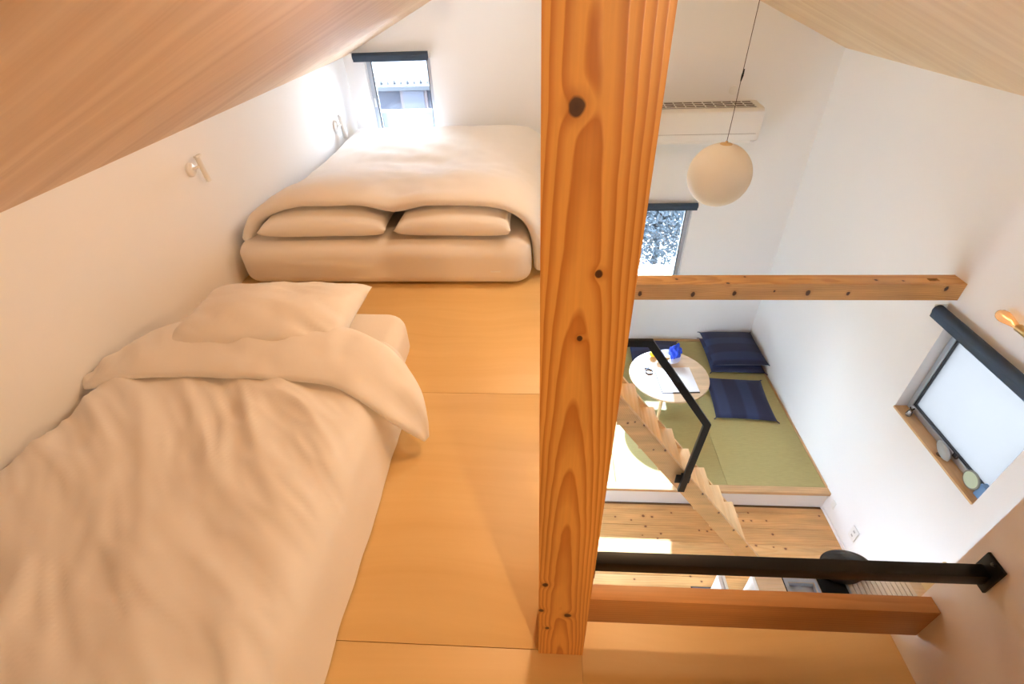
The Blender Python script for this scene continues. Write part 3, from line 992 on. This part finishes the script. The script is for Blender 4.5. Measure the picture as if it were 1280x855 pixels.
# ================================================================== LAMPS
def opal(name, col, power, r):
    area = 4 * PI * r * r
    return emitter(name, col, power / (PI * area))
def globe_lamp(label, loc, r, power, col, top):
    t = thing('globe_lamp', label, 'lamp', loc)
    prof = [(0.0005 + r * math.sin(PI * i / 20), -r * math.cos(PI * i / 20)) for i in range(21)]
    MB().lathe(prof, seg=28, cap=False).build('lit_globe', opal('lit_opal_' + str(power), col, power, r), t, smooth=True)
    MB().lathe([(0.001, r), (0.022, r), (0.022, r + 0.03), (0.001, r + 0.032)], seg=16).build('socket', M['white_plastic'], t, smooth=True)
    if top - loc[2] > r + 0.04:
        MB().lathe([(0.003, r + 0.03), (0.003, top - loc[2] - 0.004)], seg=8).build('stem', M['white_plastic'], t, smooth=True)
    return t
def fill_spot(label, loc, aim, power, col, size, top):  # unseen spotlight added for fill light, housed in a shade
    t = thing('fill_spotlight', label, 'lamp', loc)
    d = (Vector(aim) - Vector(loc)).normalized()
    q = d.to_track_quat('-Z', 'Y')
    sh = MB().lathe([(0.050, -0.055), (0.052, -0.055), (0.050, 0.02), (0.030, 0.055), (0.0005, 0.056), (0.0005, 0.050), (0.028, 0.049), (0.047, 0.018), (0.050, -0.055)], seg=28, cap=False).build('shade', M['white_plastic'], t, smooth=True)
    sh.rotation_euler = q.to_euler()
    if top - loc[2] > 0.06:
        MB().lathe([(0.006, 0.055), (0.006, top - loc[2] - 0.003)], seg=8).build('stem', M['white_plastic'], t, smooth=True)
    l = bpy.data.lights.new('spotlight', 'SPOT')
    l.energy = power; l.color = col; l.spot_size = math.radians(size); l.spot_blend = 0.5; l.shadow_soft_size = 0.045
    lo_ = bpy.data.objects.new('bulb', l); COL.objects.link(lo_)
    lo_.parent = t; lo_.location = d * 0.058; lo_.rotation_euler = q.to_euler()
fill_spot('unseen fill spotlight added under the ridge in the middle of the loft', (0.20, 1.45, 1.46), (-1.1, 0.75, 0.0), FILL_RIDGE, (1.0, 0.62, 0.32), 128, roof(0.20))  # added out of view to warm the beds
fill_spot('unseen fill spotlight added behind the camera', (0.70, -1.0, 1.30), (-0.10, 0.46, 0.70), FILL_BACK, (1.0, 0.66, 0.36), 58, roof(0.70))  # added out of view to light the post front
globe_lamp('unseen fill globe added under the ridge above the open space', (0.28, 2.30, 1.50), 0.075, FILL_VOID, (1.0, 0.88, 0.74), RZ)  # added out of view to brighten the open side and upper walls
globe_lamp('lit white globe lamp under the left slope near the far gable', (-0.42, 3.72, 1.235), 0.05, LAMP_FAR, (0.74, 0.89, 1.0), roof(-0.42))

# paper globe pendant
pend = thing('pendant_lamp', 'round white glass globe pendant hanging on a thin dark cord', 'lamp', (0.997, 2.80, 0.333))
R = 0.172
prof = [(0.030, -0.0 + R * 0.985)] + [(R * math.sin(PI * (i + 3) / 43), R * math.cos(PI * (i + 3) / 43)) for i in range(40)] + [(0.0006, -R)]
def opal_off():
    b = NB('opal_glass_unlit')
    p = b.n('ShaderNodeBsdfPrincipled')
    p.inputs['Base Color'].default_value = (0.82, 0.76, 0.66, 1)
    p.inputs['Roughness'].default_value = 0.5
    p.inputs['Specular IOR Level'].default_value = 0.25
    t = b.n('ShaderNodeBsdfTranslucent'); t.inputs[0].default_value = (0.85, 0.78, 0.66, 1)
    m = b.n('ShaderNodeMixShader'); m.inputs[0].default_value = 0.4
    b.link(p.outputs[0], m.inputs[1]); b.link(t.outputs[0], m.inputs[2]); b.link(m.outputs[0], b.out.inputs[0])
    return b.m
MB().lathe(prof, seg=48, cap=False).build('globe', opal_off(), pend, smooth=True)
MB().lathe([(0.0005, R * 0.95), (0.032, R * 0.95), (0.034, R * 0.975), (0.030, R * 1.0), (0.008, R * 1.02), (0.006, R * 1.08), (0.0005, R * 1.085)], seg=24).build('cap', plain('brass_cap', (0.55, 0.36, 0.16), 0.45), pend, smooth=True)
ct = roof(0.997) - 0.333 - 0.003
cord = MB().tube([(0, 0, R * 1.08), (0.001, 0, 0.3), (0.0, 0, 0.50), (0.0012, 0, ct * 0.8), (0, 0, ct)], 0.0018, 8).build('cord', plain('cord_black', (0.06, 0.045, 0.035), 0.6), pend, smooth=True)
MB().tube([(0, 0, 0.475), (0.002, 0, 0.50), (0.004, 0, 0.53)], [0.003, 0.006, 0.003], 8).build('cord_adjuster', M['black'], cord, smooth=True)
MB().lathe([(0.0005, ct - 0.025), (0.04, ct - 0.025), (0.045, ct - 0.022), (0.045, ct + 0.012), (0.0005, ct + 0.012)], seg=24).build('canopy', M['white_plastic'], pend, smooth=True)

# amber bulb wall lamp on the right wall (bulb lies along the wall, pointing to the far end)
bl = thing('wall_bulb_lamp', 'amber glass bulb on a brass holder fixed to the right wall above the blind', 'lamp', (XR, 1.93, -0.128))
amb = NB('amber_glass')
pg = amb.n('ShaderNodeBsdfPrincipled')
pg.inputs['Base Color'].default_value = (0.95, 0.66, 0.34, 1); pg.inputs['Roughness'].default_value = 0.15
tt = amb.n('ShaderNodeBsdfTransparent'); tt.inputs[0].default_value = (1.0, 0.85, 0.62, 1)
mm = amb.n('ShaderNodeMixShader'); mm.inputs[0].default_value = 0.45
amb.link(pg.outputs[0], mm.inputs[1]); amb.link(tt.outputs[0], mm.inputs[2]); amb.link(mm.outputs[0], amb.out.inputs[0])
bp = [(0.013, 0.0), (0.014, 0.015), (0.020, 0.045), (0.027, 0.075), (0.0285, 0.095), (0.025, 0.113), (0.016, 0.125), (0.0006, 0.130)]
MB().lathe(bp, (-0.040, 0.05, 0.0), 24, 'Y', cap=False).build('bulb', amb.m, bl, smooth=True)
MB().tube([(-0.045, 0.075, 0.0), (-0.040, 0.10, 0.008), (-0.035, 0.125, -0.004), (-0.045, 0.145, 0.005)], 0.0018, 6).build('filament', emitter('warm_filament', (1.0, 0.6, 0.25), 4.0), bl, smooth=True)
MB().lathe([(0.0005, -0.02), (0.018, -0.02), (0.019, 0.05), (0.014, 0.056), (0.0005, 0.056)], (-0.040, 0.0, 0.0), 20, 'Y').build('socket', plain('brass', (0.65, 0.42, 0.17), 0.35, Metallic=0.9), bl, smooth=True)
MB().lathe([(0.0005, -0.001), (0.035, -0.001), (0.035, -0.012), (0.006, -0.016), (0.006, -0.030), (0.0005, -0.03)], (0.0, -0.01, 0.0), 24, 'X').build('wall_plate', plain('brass_plate', (0.65, 0.42, 0.17), 0.35, Metallic=0.9), bl, smooth=True)

# small white reading lamps clipped to the left wall
def reading_lamp(label, loc, k=1.0, bend=0.0):
    t = thing('wall_reading_lamp', label, 'lamp', loc)
    MB().lathe([(0.0005, 0.0008), (0.030 * k, 0.0008), (0.030 * k, 0.010), (0.026 * k, 0.014), (0.0005, 0.015)], (0, -0.03 * k, 0.0), 28, 'X').build('base', M['white_plastic'], t, smooth=True)
    MB().tube([(0.012, -0.028 * k, 0.0), (0.030, -0.014 * k, 0.006), (0.040, 0.0, 0.010 * k)], 0.006 * k, 10).build('arm', M['white_plastic'], t, smooth=True)
    hd = MB().tube([(0.042, -0.004 * k, 0.050 * k), (0.042, 0.012 * k, -0.065 * k)], 0.013 * k, 14).build('head', M['white_plastic'], t, smooth=True)
    MB().box(0.034, 0.050, -0.020 * k, 0.024 * k, 0.048 * k, 0.056 * k).build('cap', M['white_plastic'], hd, bevel=0.002)
    return t
reading_lamp('small white reading lamp on the left wall above the near bed', (XL, 2.19, 0.612))
reading_lamp('small white reading lamp on the left wall beside the loft window', (XL, 3.98, 0.36), 1.5)

# ================================================================== AIR CONDITIONER
ac = thing('air_conditioner', 'white wall air conditioner with a slotted top below the gable', 'air conditioner', (1.30, YF, 0.10))
ax0, ax1 = -0.43, 0.43
sec = [(-0.001, 0.0), (-0.001, 0.285), (-0.215, 0.272), (-0.235, 0.250), (-0.238, 0.075), (-0.225, 0.030), (-0.150, 0.0)]
MB().prism(sec, 'X', ax0, ax1).build('housing', M['white_plastic'], ac, bevel=0.004)
MB().box(ax0 + 0.03, ax1 - 0.03, -0.2405, -0.2365, 0.085, 0.0875).build('panel_gap', plain('grey_gap', (0.30, 0.27, 0.24), 0.6), ac)
gr = MB().prism([(-0.198, 0.2745), (-0.030, 0.2846), (-0.030, 0.2862), (-0.198, 0.2762)], 'X', ax0 + 0.03, ax1 - 0.06).build('top_grille', M['ac_dark'], ac)
for k in range(4):
    yy = -0.190 + 0.05 * k
    zz = 0.2765 + (yy + 0.198) * 0.06
    MB().box(ax0 + 0.03, ax1 - 0.06, yy - 0.005, yy + 0.005, zz, zz + 0.004).build('grille_bar', M['white_plastic'], gr)
for k in range(11):
    xx = ax0 + 0.03 + 0.077 * k
    MB().prism([(-0.198, 0.2765), (-0.030, 0.2865), (-0.030, 0.2905), (-0.198, 0.2805)], 'X', xx - 0.003, xx + 0.003).build('grille_bar', M['white_plastic'], gr)
MB().box(ax0 + 0.05, ax1 - 0.05, -0.226, -0.218, 0.010, 0.032).build('louvre', M['white_plastic'], ac, bevel=0.002)
pc = thing('pipe_cover', 'small round wall cap above the right end of the air conditioner', 'wall cap', (1.53, YF, 0.46))
MB().lathe([(0.0005, -0.0008), (0.035, -0.0008), (0.034, -0.010), (0.0005, -0.018)], (0, 0, 0), 24, 'Y').build('cap', M['white_plastic'], pc, smooth=True)

# ================================================================== LOWER ROOM FURNITURE
# cushions (zabuton)
def zabuton(label, loc, hx, hy, h, rotz, mat, seed, group=None):
    t = pillow('floor_cushion', label, loc, hx, hy, h, rotz, mat, seed, group, 'cushion', pinch=0.07, wr=0.004, nseg=26)
    t.children[0].name = 'cushion_cover'
    for sx in (-1, 1):
        for sy in (-1, 1):
            z0_ = h * 0.36
            MB().tube([(sx * hx * 0.985, sy * hy * 0.985, z0_), (sx * (hx + 0.006), sy * (hy + 0.006), z0_ - 0.002), (sx * (hx + 0.016), sy * (hy + 0.012), z0_ - 0.008)], [0.006, 0.004, 0.005], 6).build('tassel', M['navy'], t, smooth=True)
    return t
zabuton('navy floor cushion lying alone on the tatami beside the round table', (1.905, 3.46, ZP), 0.270, 0.280, 0.062, math.radians(-4), 'navy', 2.2)
zabuton('navy floor cushion at the bottom of the stack in the far corner', (2.015, 4.105, ZP + 0.001), 0.268, 0.285, 0.090, math.radians(-1.5), 'navy_y', 5.2)
zabuton('navy floor cushion on top of the stack in the far corner', (2.02, 4.12, ZP + 0.084), 0.275, 0.280, 0.095, math.radians(0.5), 'navy_y', 9.4)
zabuton('navy floor cushion behind the round table, against the far wall', (1.225, 4.12, ZP + 0.001), 0.265, 0.235, 0.075, math.radians(-2), 'navy_y', 7.4)

# round table
TZ = ZP + 0.333
tb = thing('round_table', 'low round pale wood table on the tatami near the stair', 'table', (1.185, 3.44, ZP))
TR = 0.362
MB().lathe([(0.001, 0.309), (TR - 0.02, 0.309), (TR - 0.004, 0.317), (TR, 0.324), (TR - 0.003, 0.331), (TR - 0.010, 0.333), (0.001, 0.333)], seg=64).build('tabletop', M['pale'], tb, smooth=True)
for a in (8, 128, 248):
    a = math.radians(a)
    c, s_ = math.cos(a), math.sin(a)
    MB().tube([(c * 0.24, s_ * 0.24, 0.308), (c * 0.315, s_ * 0.315, 0.002)], [0.019, 0.012], 12).build('leg', plain('light_leg_wood', (0.78, 0.56, 0.30), 0.45) if 'light_leg_wood' not in bpy.data.materials else bpy.data.materials['light_leg_wood'], tb, smooth=True)

TT = TZ + 0.0006
bw = thing('bowl', 'white bowl on the round table holding a blue packet and a biscuit', 'bowl', (1.215, 3.645, TT))
MB().lathe([(0.001, 0.0), (0.045, 0.0), (0.047, 0.006), (0.080, 0.022), (0.108, 0.048), (0.111, 0.050), (0.104, 0.047), (0.076, 0.028), (0.045, 0.012), (0.001, 0.010)], seg=40).build('bowl_body', M['white_paint'], bw, smooth=True)
def lump(name, label, cat, loc, r, mat, seed, sq=(1, 1, 1), amp=0.2):
    t = thing(name, label, cat, loc)
    bmx = bmesh.new()
    bmesh.ops.create_icosphere(bmx, subdivisions=4, radius=1)
    for v in bmx.verts:
        n = v.co.normalized()
        k = 1 + amp * ns(n.x * 2.3 + seed, n.y * 2.3, n.z * 2.3) + amp * 0.6 * abs(ns(n.x * 5, n.y * 5 + seed, n.z * 5))
        v.co = Vector((n.x * r * sq[0] * k, n.y * r * sq[1] * k, n.z * r * sq[2] * k))
    me = bpy.data.meshes.new(name + '_body')
    bmx.to_mesh(me); bmx.free()
    me.materials.append(mat); me.shade_smooth()
    link('body', me, t)
    return t
lump('wrapped_sweet', 'crumpled bright blue wrapped packet standing in the white bowl', 'packet', (1.275, 3.660, TT + 0.098), 0.050, plain('blue_wrap', (0.008, 0.06, 0.62), 0.3), 1.0, (1.0, 0.85, 1.5), 0.45)
lump('lemon', 'yellow lemon lying on the round table left of the white bowl', 'fruit', (1.085, 3.705, TT + 0.0305), 0.029, plain('lemon_yellow', (0.85, 0.62, 0.02), 0.4), 4.0, (1.35, 1, 1), 0.05)
lump('biscuit', 'small brown biscuit lying in the white bowl', 'food', (1.205, 3.632, TT + 0.036), 0.020, plain('biscuit_brown', (0.45, 0.26, 0.08), 0.7), 6.0, (1.1, 1.1, 0.7), 0.15)

fd = thing('open_folder', 'open white booklet with dark cover edges on the round table', 'booklet', (1.236, 3.365, TT), math.radians(3))
MB().box(-0.171, 0.165, -0.176, 0.170, 0.0, 0.0025).build('cover', plain('brown_cover', (0.045, 0.028, 0.022), 0.6), fd)
for k, sx in enumerate((-1, 1)):
    a, b_ = (-0.160, -0.001) if sx < 0 else (0.001, 0.165)
    MB().box(a, b_, -0.163, 0.168, 0.0027, 0.007).build('page', plain('paper_white_%d' % k, (0.84, 0.85, 0.88), 0.7), fd, bevel=0.001)
kr = thing('key_ring', 'small dark key ring beside the booklet on the round table', 'key ring', (1.010, 3.475, TT))
MB().tube([(0.034 * math.cos(2 * PI * i / 24), 0.034 * math.sin(2 * PI * i / 24), 0.006) for i in range(24)], 0.0055, 8, closed=True).build('ring', plain('ring_brown', (0.05, 0.035, 0.04), 0.6), kr, smooth=True)
MB().box(-0.036, 0.010, 0.040, 0.085, 0.0004, 0.012).build('fob', M['alu_dark'], kr, bevel=0.003)

# sill ornaments
sz = W3[2] + 0.0155
vs_ = thing('glass_jar', 'tiny clear glass jar at the far end of the wooden sill', 'jar', (XR + 0.030, 2.275, sz))
gm = glass('clear_jar_glass', (0.93, 0.95, 0.97), 0.12)
MB().lathe([(0.0006, 0.0), (0.016, 0.0), (0.018, 0.012), (0.014, 0.035), (0.009, 0.045), (0.014, 0.060), (0.012, 0.060), (0.007, 0.045), (0.012, 0.034), (0.015, 0.012), (0.0006, 0.004)], seg=24, cap=False).build('jar_body', gm, vs_, smooth=True)
MB().lathe([(0.0006, 0.0045), (0.013, 0.0045), (0.014, 0.012), (0.012, 0.022), (0.0006, 0.022)], seg=20).build('contents', M['white_paint'], vs_, smooth=True)
sh = thing('stone_ornament', 'grey oval stone ornament on a dark foot in the middle of the sill', 'ornament', (XR + 0.028, 1.955, sz))
bmx = bmesh.new()
bmesh.ops.create_icosphere(bmx, subdivisions=3, radius=1)
for v in bmx.verts:
    n = v.co.normalized(); k = 1 + 0.10 * ns(n.x * 2, n.y * 2, n.z * 2)
    v.co = Vector((n.x * 0.016 * k, n.y * 0.060 * k, n.z * 0.036 * k + n.y * 0.014 + 0.038))
me = bpy.data.meshes.new('stone'); bmx.to_mesh(me); bmx.free()
me.materials.append(plain('grey_shell', (0.36, 0.38, 0.38), 0.5)); me.shade_smooth()
link('stone', me, sh)
MB().lathe([(0.001, 0.0003), (0.020, 0.0003), (0.017, 0.006), (0.001, 0.008)], seg=20).build('foot', plain('dark_foot', (0.12, 0.07, 0.04), 0.6), sh, smooth=True)
mi = thing('round_dish', 'round pale green dish with a grey rim leaning on the near end of the sill', 'dish', (XR + 0.030, 1.742, sz))
dish = MB().lathe([(0.0005, 0.010), (0.047, 0.010), (0.053, 0.006), (0.053, 0.0), (0.046, -0.002), (0.0005, 0.001)], seg=36, axis='X').build('rim', plain('grey_rim', (0.22, 0.24, 0.21), 0.4), mi, (0.0, 0.0, 0.0535), smooth=True)
MB().lathe([(0.0005, -0.0022), (0.045, -0.0022), (0.045, -0.0012), (0.0005, -0.0012)], seg=36, axis='X').build('green_face', plain('pale_green_glaze', (0.55, 0.66, 0.50), 0.3), dish)
bb = thing('blue_box', 'small blue box behind the round dish at the sill end', 'box', (XR + 0.052, 1.668, sz))
MB().box(-0.016, 0.016, -0.028, 0.028, 0.0004, 0.085).build('box_body', plain('mid_blue', (0.16, 0.33, 0.62), 0.5), bb, bevel=0.002)

# outlets on the right wall
for (yy, zz, lab) in ((2.07, -2.065, 'white double wall socket low on the right wall'), (2.345, -2.112, 'small white wall plate beside the platform edge on the right wall')):
    t = thing('wall_socket', lab, 'socket', (XR, yy, zz))
    k = 1.0 if yy < 2.2 else 0.6
    pl = MB().box(-0.007, -0.0008, -0.035 * k, 0.035 * k, -0.058 * k, 0.058 * k).build('plate', M['white_plastic'], t, bevel=0.002)
    if yy < 2.2:
        for q in (-0.022, 0.022):
            MB().box(-0.0085, -0.0072, -0.010, 0.010, q - 0.008, q + 0.008).build('receptacle', plain('socket_grey', (0.45, 0.43, 0.40), 0.5) if 'socket_grey' not in bpy.data.materials else bpy.data.materials['socket_grey'], pl)

# floor vent
vx, vy = ray_floor(874, 738)
vt = thing('floor_vent', 'grey slotted floor vent set in the pine boards', 'vent', (vx + 0.02, vy - 0.03, ZF))
MB().box(-0.075, 0.075, -0.055, 0.055, 0.0003, 0.005).build('frame', plain('vent_dark', (0.05, 0.045, 0.05), 0.6), vt, bevel=0.001)
for k in range(5):
    MB().box(-0.066, 0.066, -0.045 + 0.02 * k, -0.034 + 0.02 * k, 0.0052, 0.008).build('slat', plain('vent_grey', (0.20, 0.20, 0.24), 0.5) if 'vent_grey' not in bpy.data.materials else bpy.data.materials['vent_grey'], vt)

# kitchen counter under the near edge of the loft (only a strip of it shows)
KZ = -1.43
POTX, POTY = ray_floor(1058, 706, KZ + 0.10)
ky0, ky1 = 0.60, 1.41
kc = thing('kitchen_counter', 'white kitchen counter with wooden worktop below the loft edge', 'counter', (1.6, 1.0, ZF))
def kb(x0, x1, y0, y1, z0, z1):
    return MB().box(x0 - 1.6, x1 - 1.6, y0 - 1.0, y1 - 1.0, z0 - ZF, z1 - ZF)
for xa, xb in ((0.995, 1.011), (1.018, 1.034), (1.178, 1.196)):
    kb(xa, xb, ky0, ky1 - 0.005, ZF + 0.0005, KZ).build('side_panel', M['white_paint'], kc, bevel=0.001)
wt_ = MB()
for q in (kb(1.197, 1.3605, ky0, ky1, KZ - 0.04, KZ), kb(1.5055, 2.297, ky0, ky1, KZ - 0.04, KZ), kb(1.3605, 1.5055, ky0, 0.852, KZ - 0.04, KZ), kb(1.3605, 1.5055, 1.373, ky1, KZ - 0.04, KZ)):
    wt_.add(q.v, q.f)
wt_.build('worktop', M['pale'], kc)
kb(1.197, 2.297, ky0, ky1 - 0.03, ZF + 0.0005, KZ - 0.0405).build('carcass', M['white_paint'], kc)
kb(1.0345, 1.1775, ky0, 0.90, ZF + 0.001, ZF + 0.02).build('bottom_board', M['white_paint'], kc)
sk = thing('steel_sink', 'brushed blue-grey steel sink set into the counter', 'sink', (1.44, 1.25, KZ))
b = MB()
b.add([(-0.095, -0.42, 0.003), (0.082, -0.42, 0.003), (0.082, 0.145, 0.003), (-0.095, 0.145, 0.003), (-0.075, -0.40, 0.003), (0.068, -0.40, 0.003), (0.068, 0.125, 0.003), (-0.075, 0.125, 0.003),
       (-0.070, -0.39, -0.030), (0.062, -0.39, -0.030), (0.062, 0.118, -0.030), (-0.070, 0.118, -0.030)],
      [(0, 1, 5, 4), (1, 2, 6, 5), (2, 3, 7, 6), (3, 0, 4, 7), (4, 5, 9, 8), (5, 6, 10, 9), (6, 7, 11, 10), (7, 4, 8, 11), (8, 9, 10, 11)])
so = b.build('basin', plain('brushed_steel', (0.36, 0.40, 0.47), 0.5, Metallic=0.35), sk)
so.modifiers.new('thick', 'SOLIDIFY').thickness = 0.002
MB().box(-0.099, -0.0955, -0.42, 0.145, 0.0004, 0.006).build('rim', M['black'], sk)
hob = thing('cooktop', 'black glass cooktop with a steel edge strip on the counter', 'cooktop', (1.60, 1.15, KZ))
MB().box(-0.075, 0.065, -0.35, 0.25, 0.0005, 0.008).build('glass_top', plain('black_glass', (0.010, 0.009, 0.008), 0.12), hob, bevel=0.001)
MB().box(0.0655, 0.078, -0.35, 0.25, 0.0005, 0.010).build('edge_strip', M['alu'], hob, bevel=0.001)
dm = thing('drying_mat', 'beige slatted roll-out drying mat on the counter', 'mat', (1.84, 1.15, KZ))
for k in range(13):
    xx = -0.150 + 0.026 * k
    MB().box(xx - 0.0115, xx + 0.0115, -0.28, 0.25, 0.0005, 0.009).build('slat', plain('beige_slat', (0.62, 0.50, 0.38), 0.6) if 'beige_slat' not in bpy.data.materials else bpy.data.materials['beige_slat'], dm, bevel=0.002)
pot = thing('roasting_pan', 'oval black lidded pan at the far edge of the counter', 'pan', (1.80, 1.375, KZ))
pot.location = (POTX, POTY, KZ + 0.011)
pb = MB().lathe([(0.001, 0.0), (0.085, 0.0), (0.095, 0.010), (0.115, 0.085), (0.120, 0.090), (0.112, 0.088), (0.092, 0.014), (0.001, 0.006)], seg=40)
pb.v = [(x * 1.14, y * 0.72, z) for x, y, z in pb.v]
pb.build('pan_body', M['black'], pot, smooth=True)
pb = MB().lathe([(0.001, 0.106), (0.03, 0.105), (0.105, 0.098), (0.117, 0.0915), (0.105, 0.0905), (0.001, 0.097)], seg=40)
pb.v = [(x * 1.14, y * 0.72, z) for x, y, z in pb.v]
pb.build('lid', plain('lid_dark', (0.03, 0.03, 0.03), 0.25), pot, smooth=True)
for k, (xx, hh, yy, ln) in enumerate(((2.085, 0.235, 1.392, 0.22), (2.135, 0.215, 1.388, 0.19))):
    t = thing('chopping_board', ('tall pale wooden chopping board standing on the counter by the right wall', 'second wooden chopping board behind the pale one, nearest the right wall')[k], 'board', (xx, yy - ln / 2, KZ))
    MB().box(-0.009, 0.009, -ln / 2, ln / 2, 0.001, hh).build('board_body', plain('board_wood_%d' % k, ((0.72, 0.53, 0.26), (0.60, 0.42, 0.19))[k], 0.5), t, bevel=0.004)

# ================================================================== OUTSIDE
gnd = struct('ground', MB().box(-40, 60, YF + 0.6, 60, -3.4, -3.0).box(XR + 0.6, 60, -40, YF + 0.6, -3.4, -3.0).box(-40, XL - 0.6, -40, YF + 0.6, -3.4, -3.0), plain('pale_paving', (0.55, 0.54, 0.52), 0.9), label='pale ground outside the house')
hs = thing('neighbour_house', 'dark walled house with a pale roof seen through the loft window', 'house', (-2.6, 10.5, -3.0))
def hb(x0, x1, y0, y1, z0, z1):
    return MB().box(x0 + 2.6, x1 + 2.6, y0 - 10.5, y1 - 10.5, z0 + 3.0, z1 + 3.0)
hb(-6.5, -1.2, 9.05, 12.5, -2.999, -0.24).build('wall', plain('house_wall_dark', (0.008, 0.0095, 0.018), 0.8), hs)
rf = MB().prism([(8.85 - 10.5, -0.21 + 3.0), (10.9 - 10.5, 0.52 + 3.0), (12.8 - 10.5, -0.21 + 3.0), (12.8 - 10.5, -0.27 + 3), (8.85 - 10.5, -0.27 + 3.0)], 'X', -6.8 + 2.6, -1.45 + 2.6).build('roof', plain('house_roof_pale', (0.0095, 0.0114, 0.015), 0.7), hs)
for k in range(12):
    xx = -3.05 + 0.112 * k
    MB().prism([(xx + 2.6 - 0.022, 0), (xx + 2.6 + 0.022, 0), (xx + 2.6, 0.05)], 'Y', 8.93 - 10.5, 8.97 - 10.5).build('snow_guard', plain('guard_dark', (0.008, 0.009, 0.013), 0.7) if 'guard_dark' not in bpy.data.materials else bpy.data.materials['guard_dark'], rf, loc=(0, 0, -0.19 + 0.02 * (k % 2) + 3.0))
wf = hb(-2.44, -1.98, 9.0, 9.049, -0.68, -0.27).build('window_frame', plain('house_frame', (0.035, 0.023, 0.025), 0.6), hs)
hb(-2.39, -2.03, 8.985, 8.999, -0.66, -0.30).build('pane', plain('house_pane', (0.02, 0.022, 0.036), 0.6), wf)
fn = thing('reflection_screen', 'window reflection built as a pale screen in front of the neighbouring house', 'screen', (-2.15, 8.2, -3.0))
MB().box(-0.40, 0.65, -0.01, 0.01, 0.002, 2.54).build('panel', plain('reflection_pale', (0.008, 0.011, 0.016), 0.6), fn)  # stands in for the pale reflection in the loft window glass
MB().box(-0.42, 0.67, -0.02, 0.02, 2.54, 2.58).build('top_rail', plain('pale_rail', (0.05, 0.055, 0.065), 0.5), fn)
MB().box(-0.42, 0.67, -0.02, -0.0105, 2.28, 2.31).build('mid_rail', plain('pale_rail_b', (0.05, 0.055, 0.065), 0.5), fn)

tr = thing('leafy_tree', 'silvery green bushy tree outside the lower window', 'tree', (2.0, 7.9, -3.0))
MB().tube([(0, 0, 0.0), (0.03, 0, 0.3), (-0.02, 0.05, 0.7), (0.05, 0, 1.3)], [0.06, 0.05, 0.04, 0.02], 10).build('trunk', plain('bark', (0.015, 0.014, 0.014), 0.9), tr, smooth=True)
lf = MB()
rnd = random.Random(3)
for k in range(9000):
    a, b_ = rnd.uniform(0, 2 * PI), rnd.uniform(-1, 1)
    rr = (rnd.random() ** 0.45)
    sx = math.sqrt(1 - b_ * b_)
    c = Vector((1.15 * rr * sx * math.cos(a), 0.55 * rr * sx * math.sin(a), 0.95 + 0.95 * rr * b_))
    d = Vector((rnd.gauss(0, 1), rnd.gauss(0, 1), rnd.gauss(0, 1))).normalized()
    q = d.orthogonal().normalized()
    l, w = rnd.uniform(0.03, 0.055), rnd.uniform(0.012, 0.022)
    n_ = d.cross(q)
    lf.add([c - d * l, c + q * w + n_ * 0.004, c + d * l, c - q * w + n_ * 0.004], [(0, 1, 2, 3)])
fo = lf.build('foliage', thin_translucent('silver_leaf', (0.055, 0.068, 0.080), (0.035, 0.048, 0.052)), tr)
fo['kind'] = 'stuff'
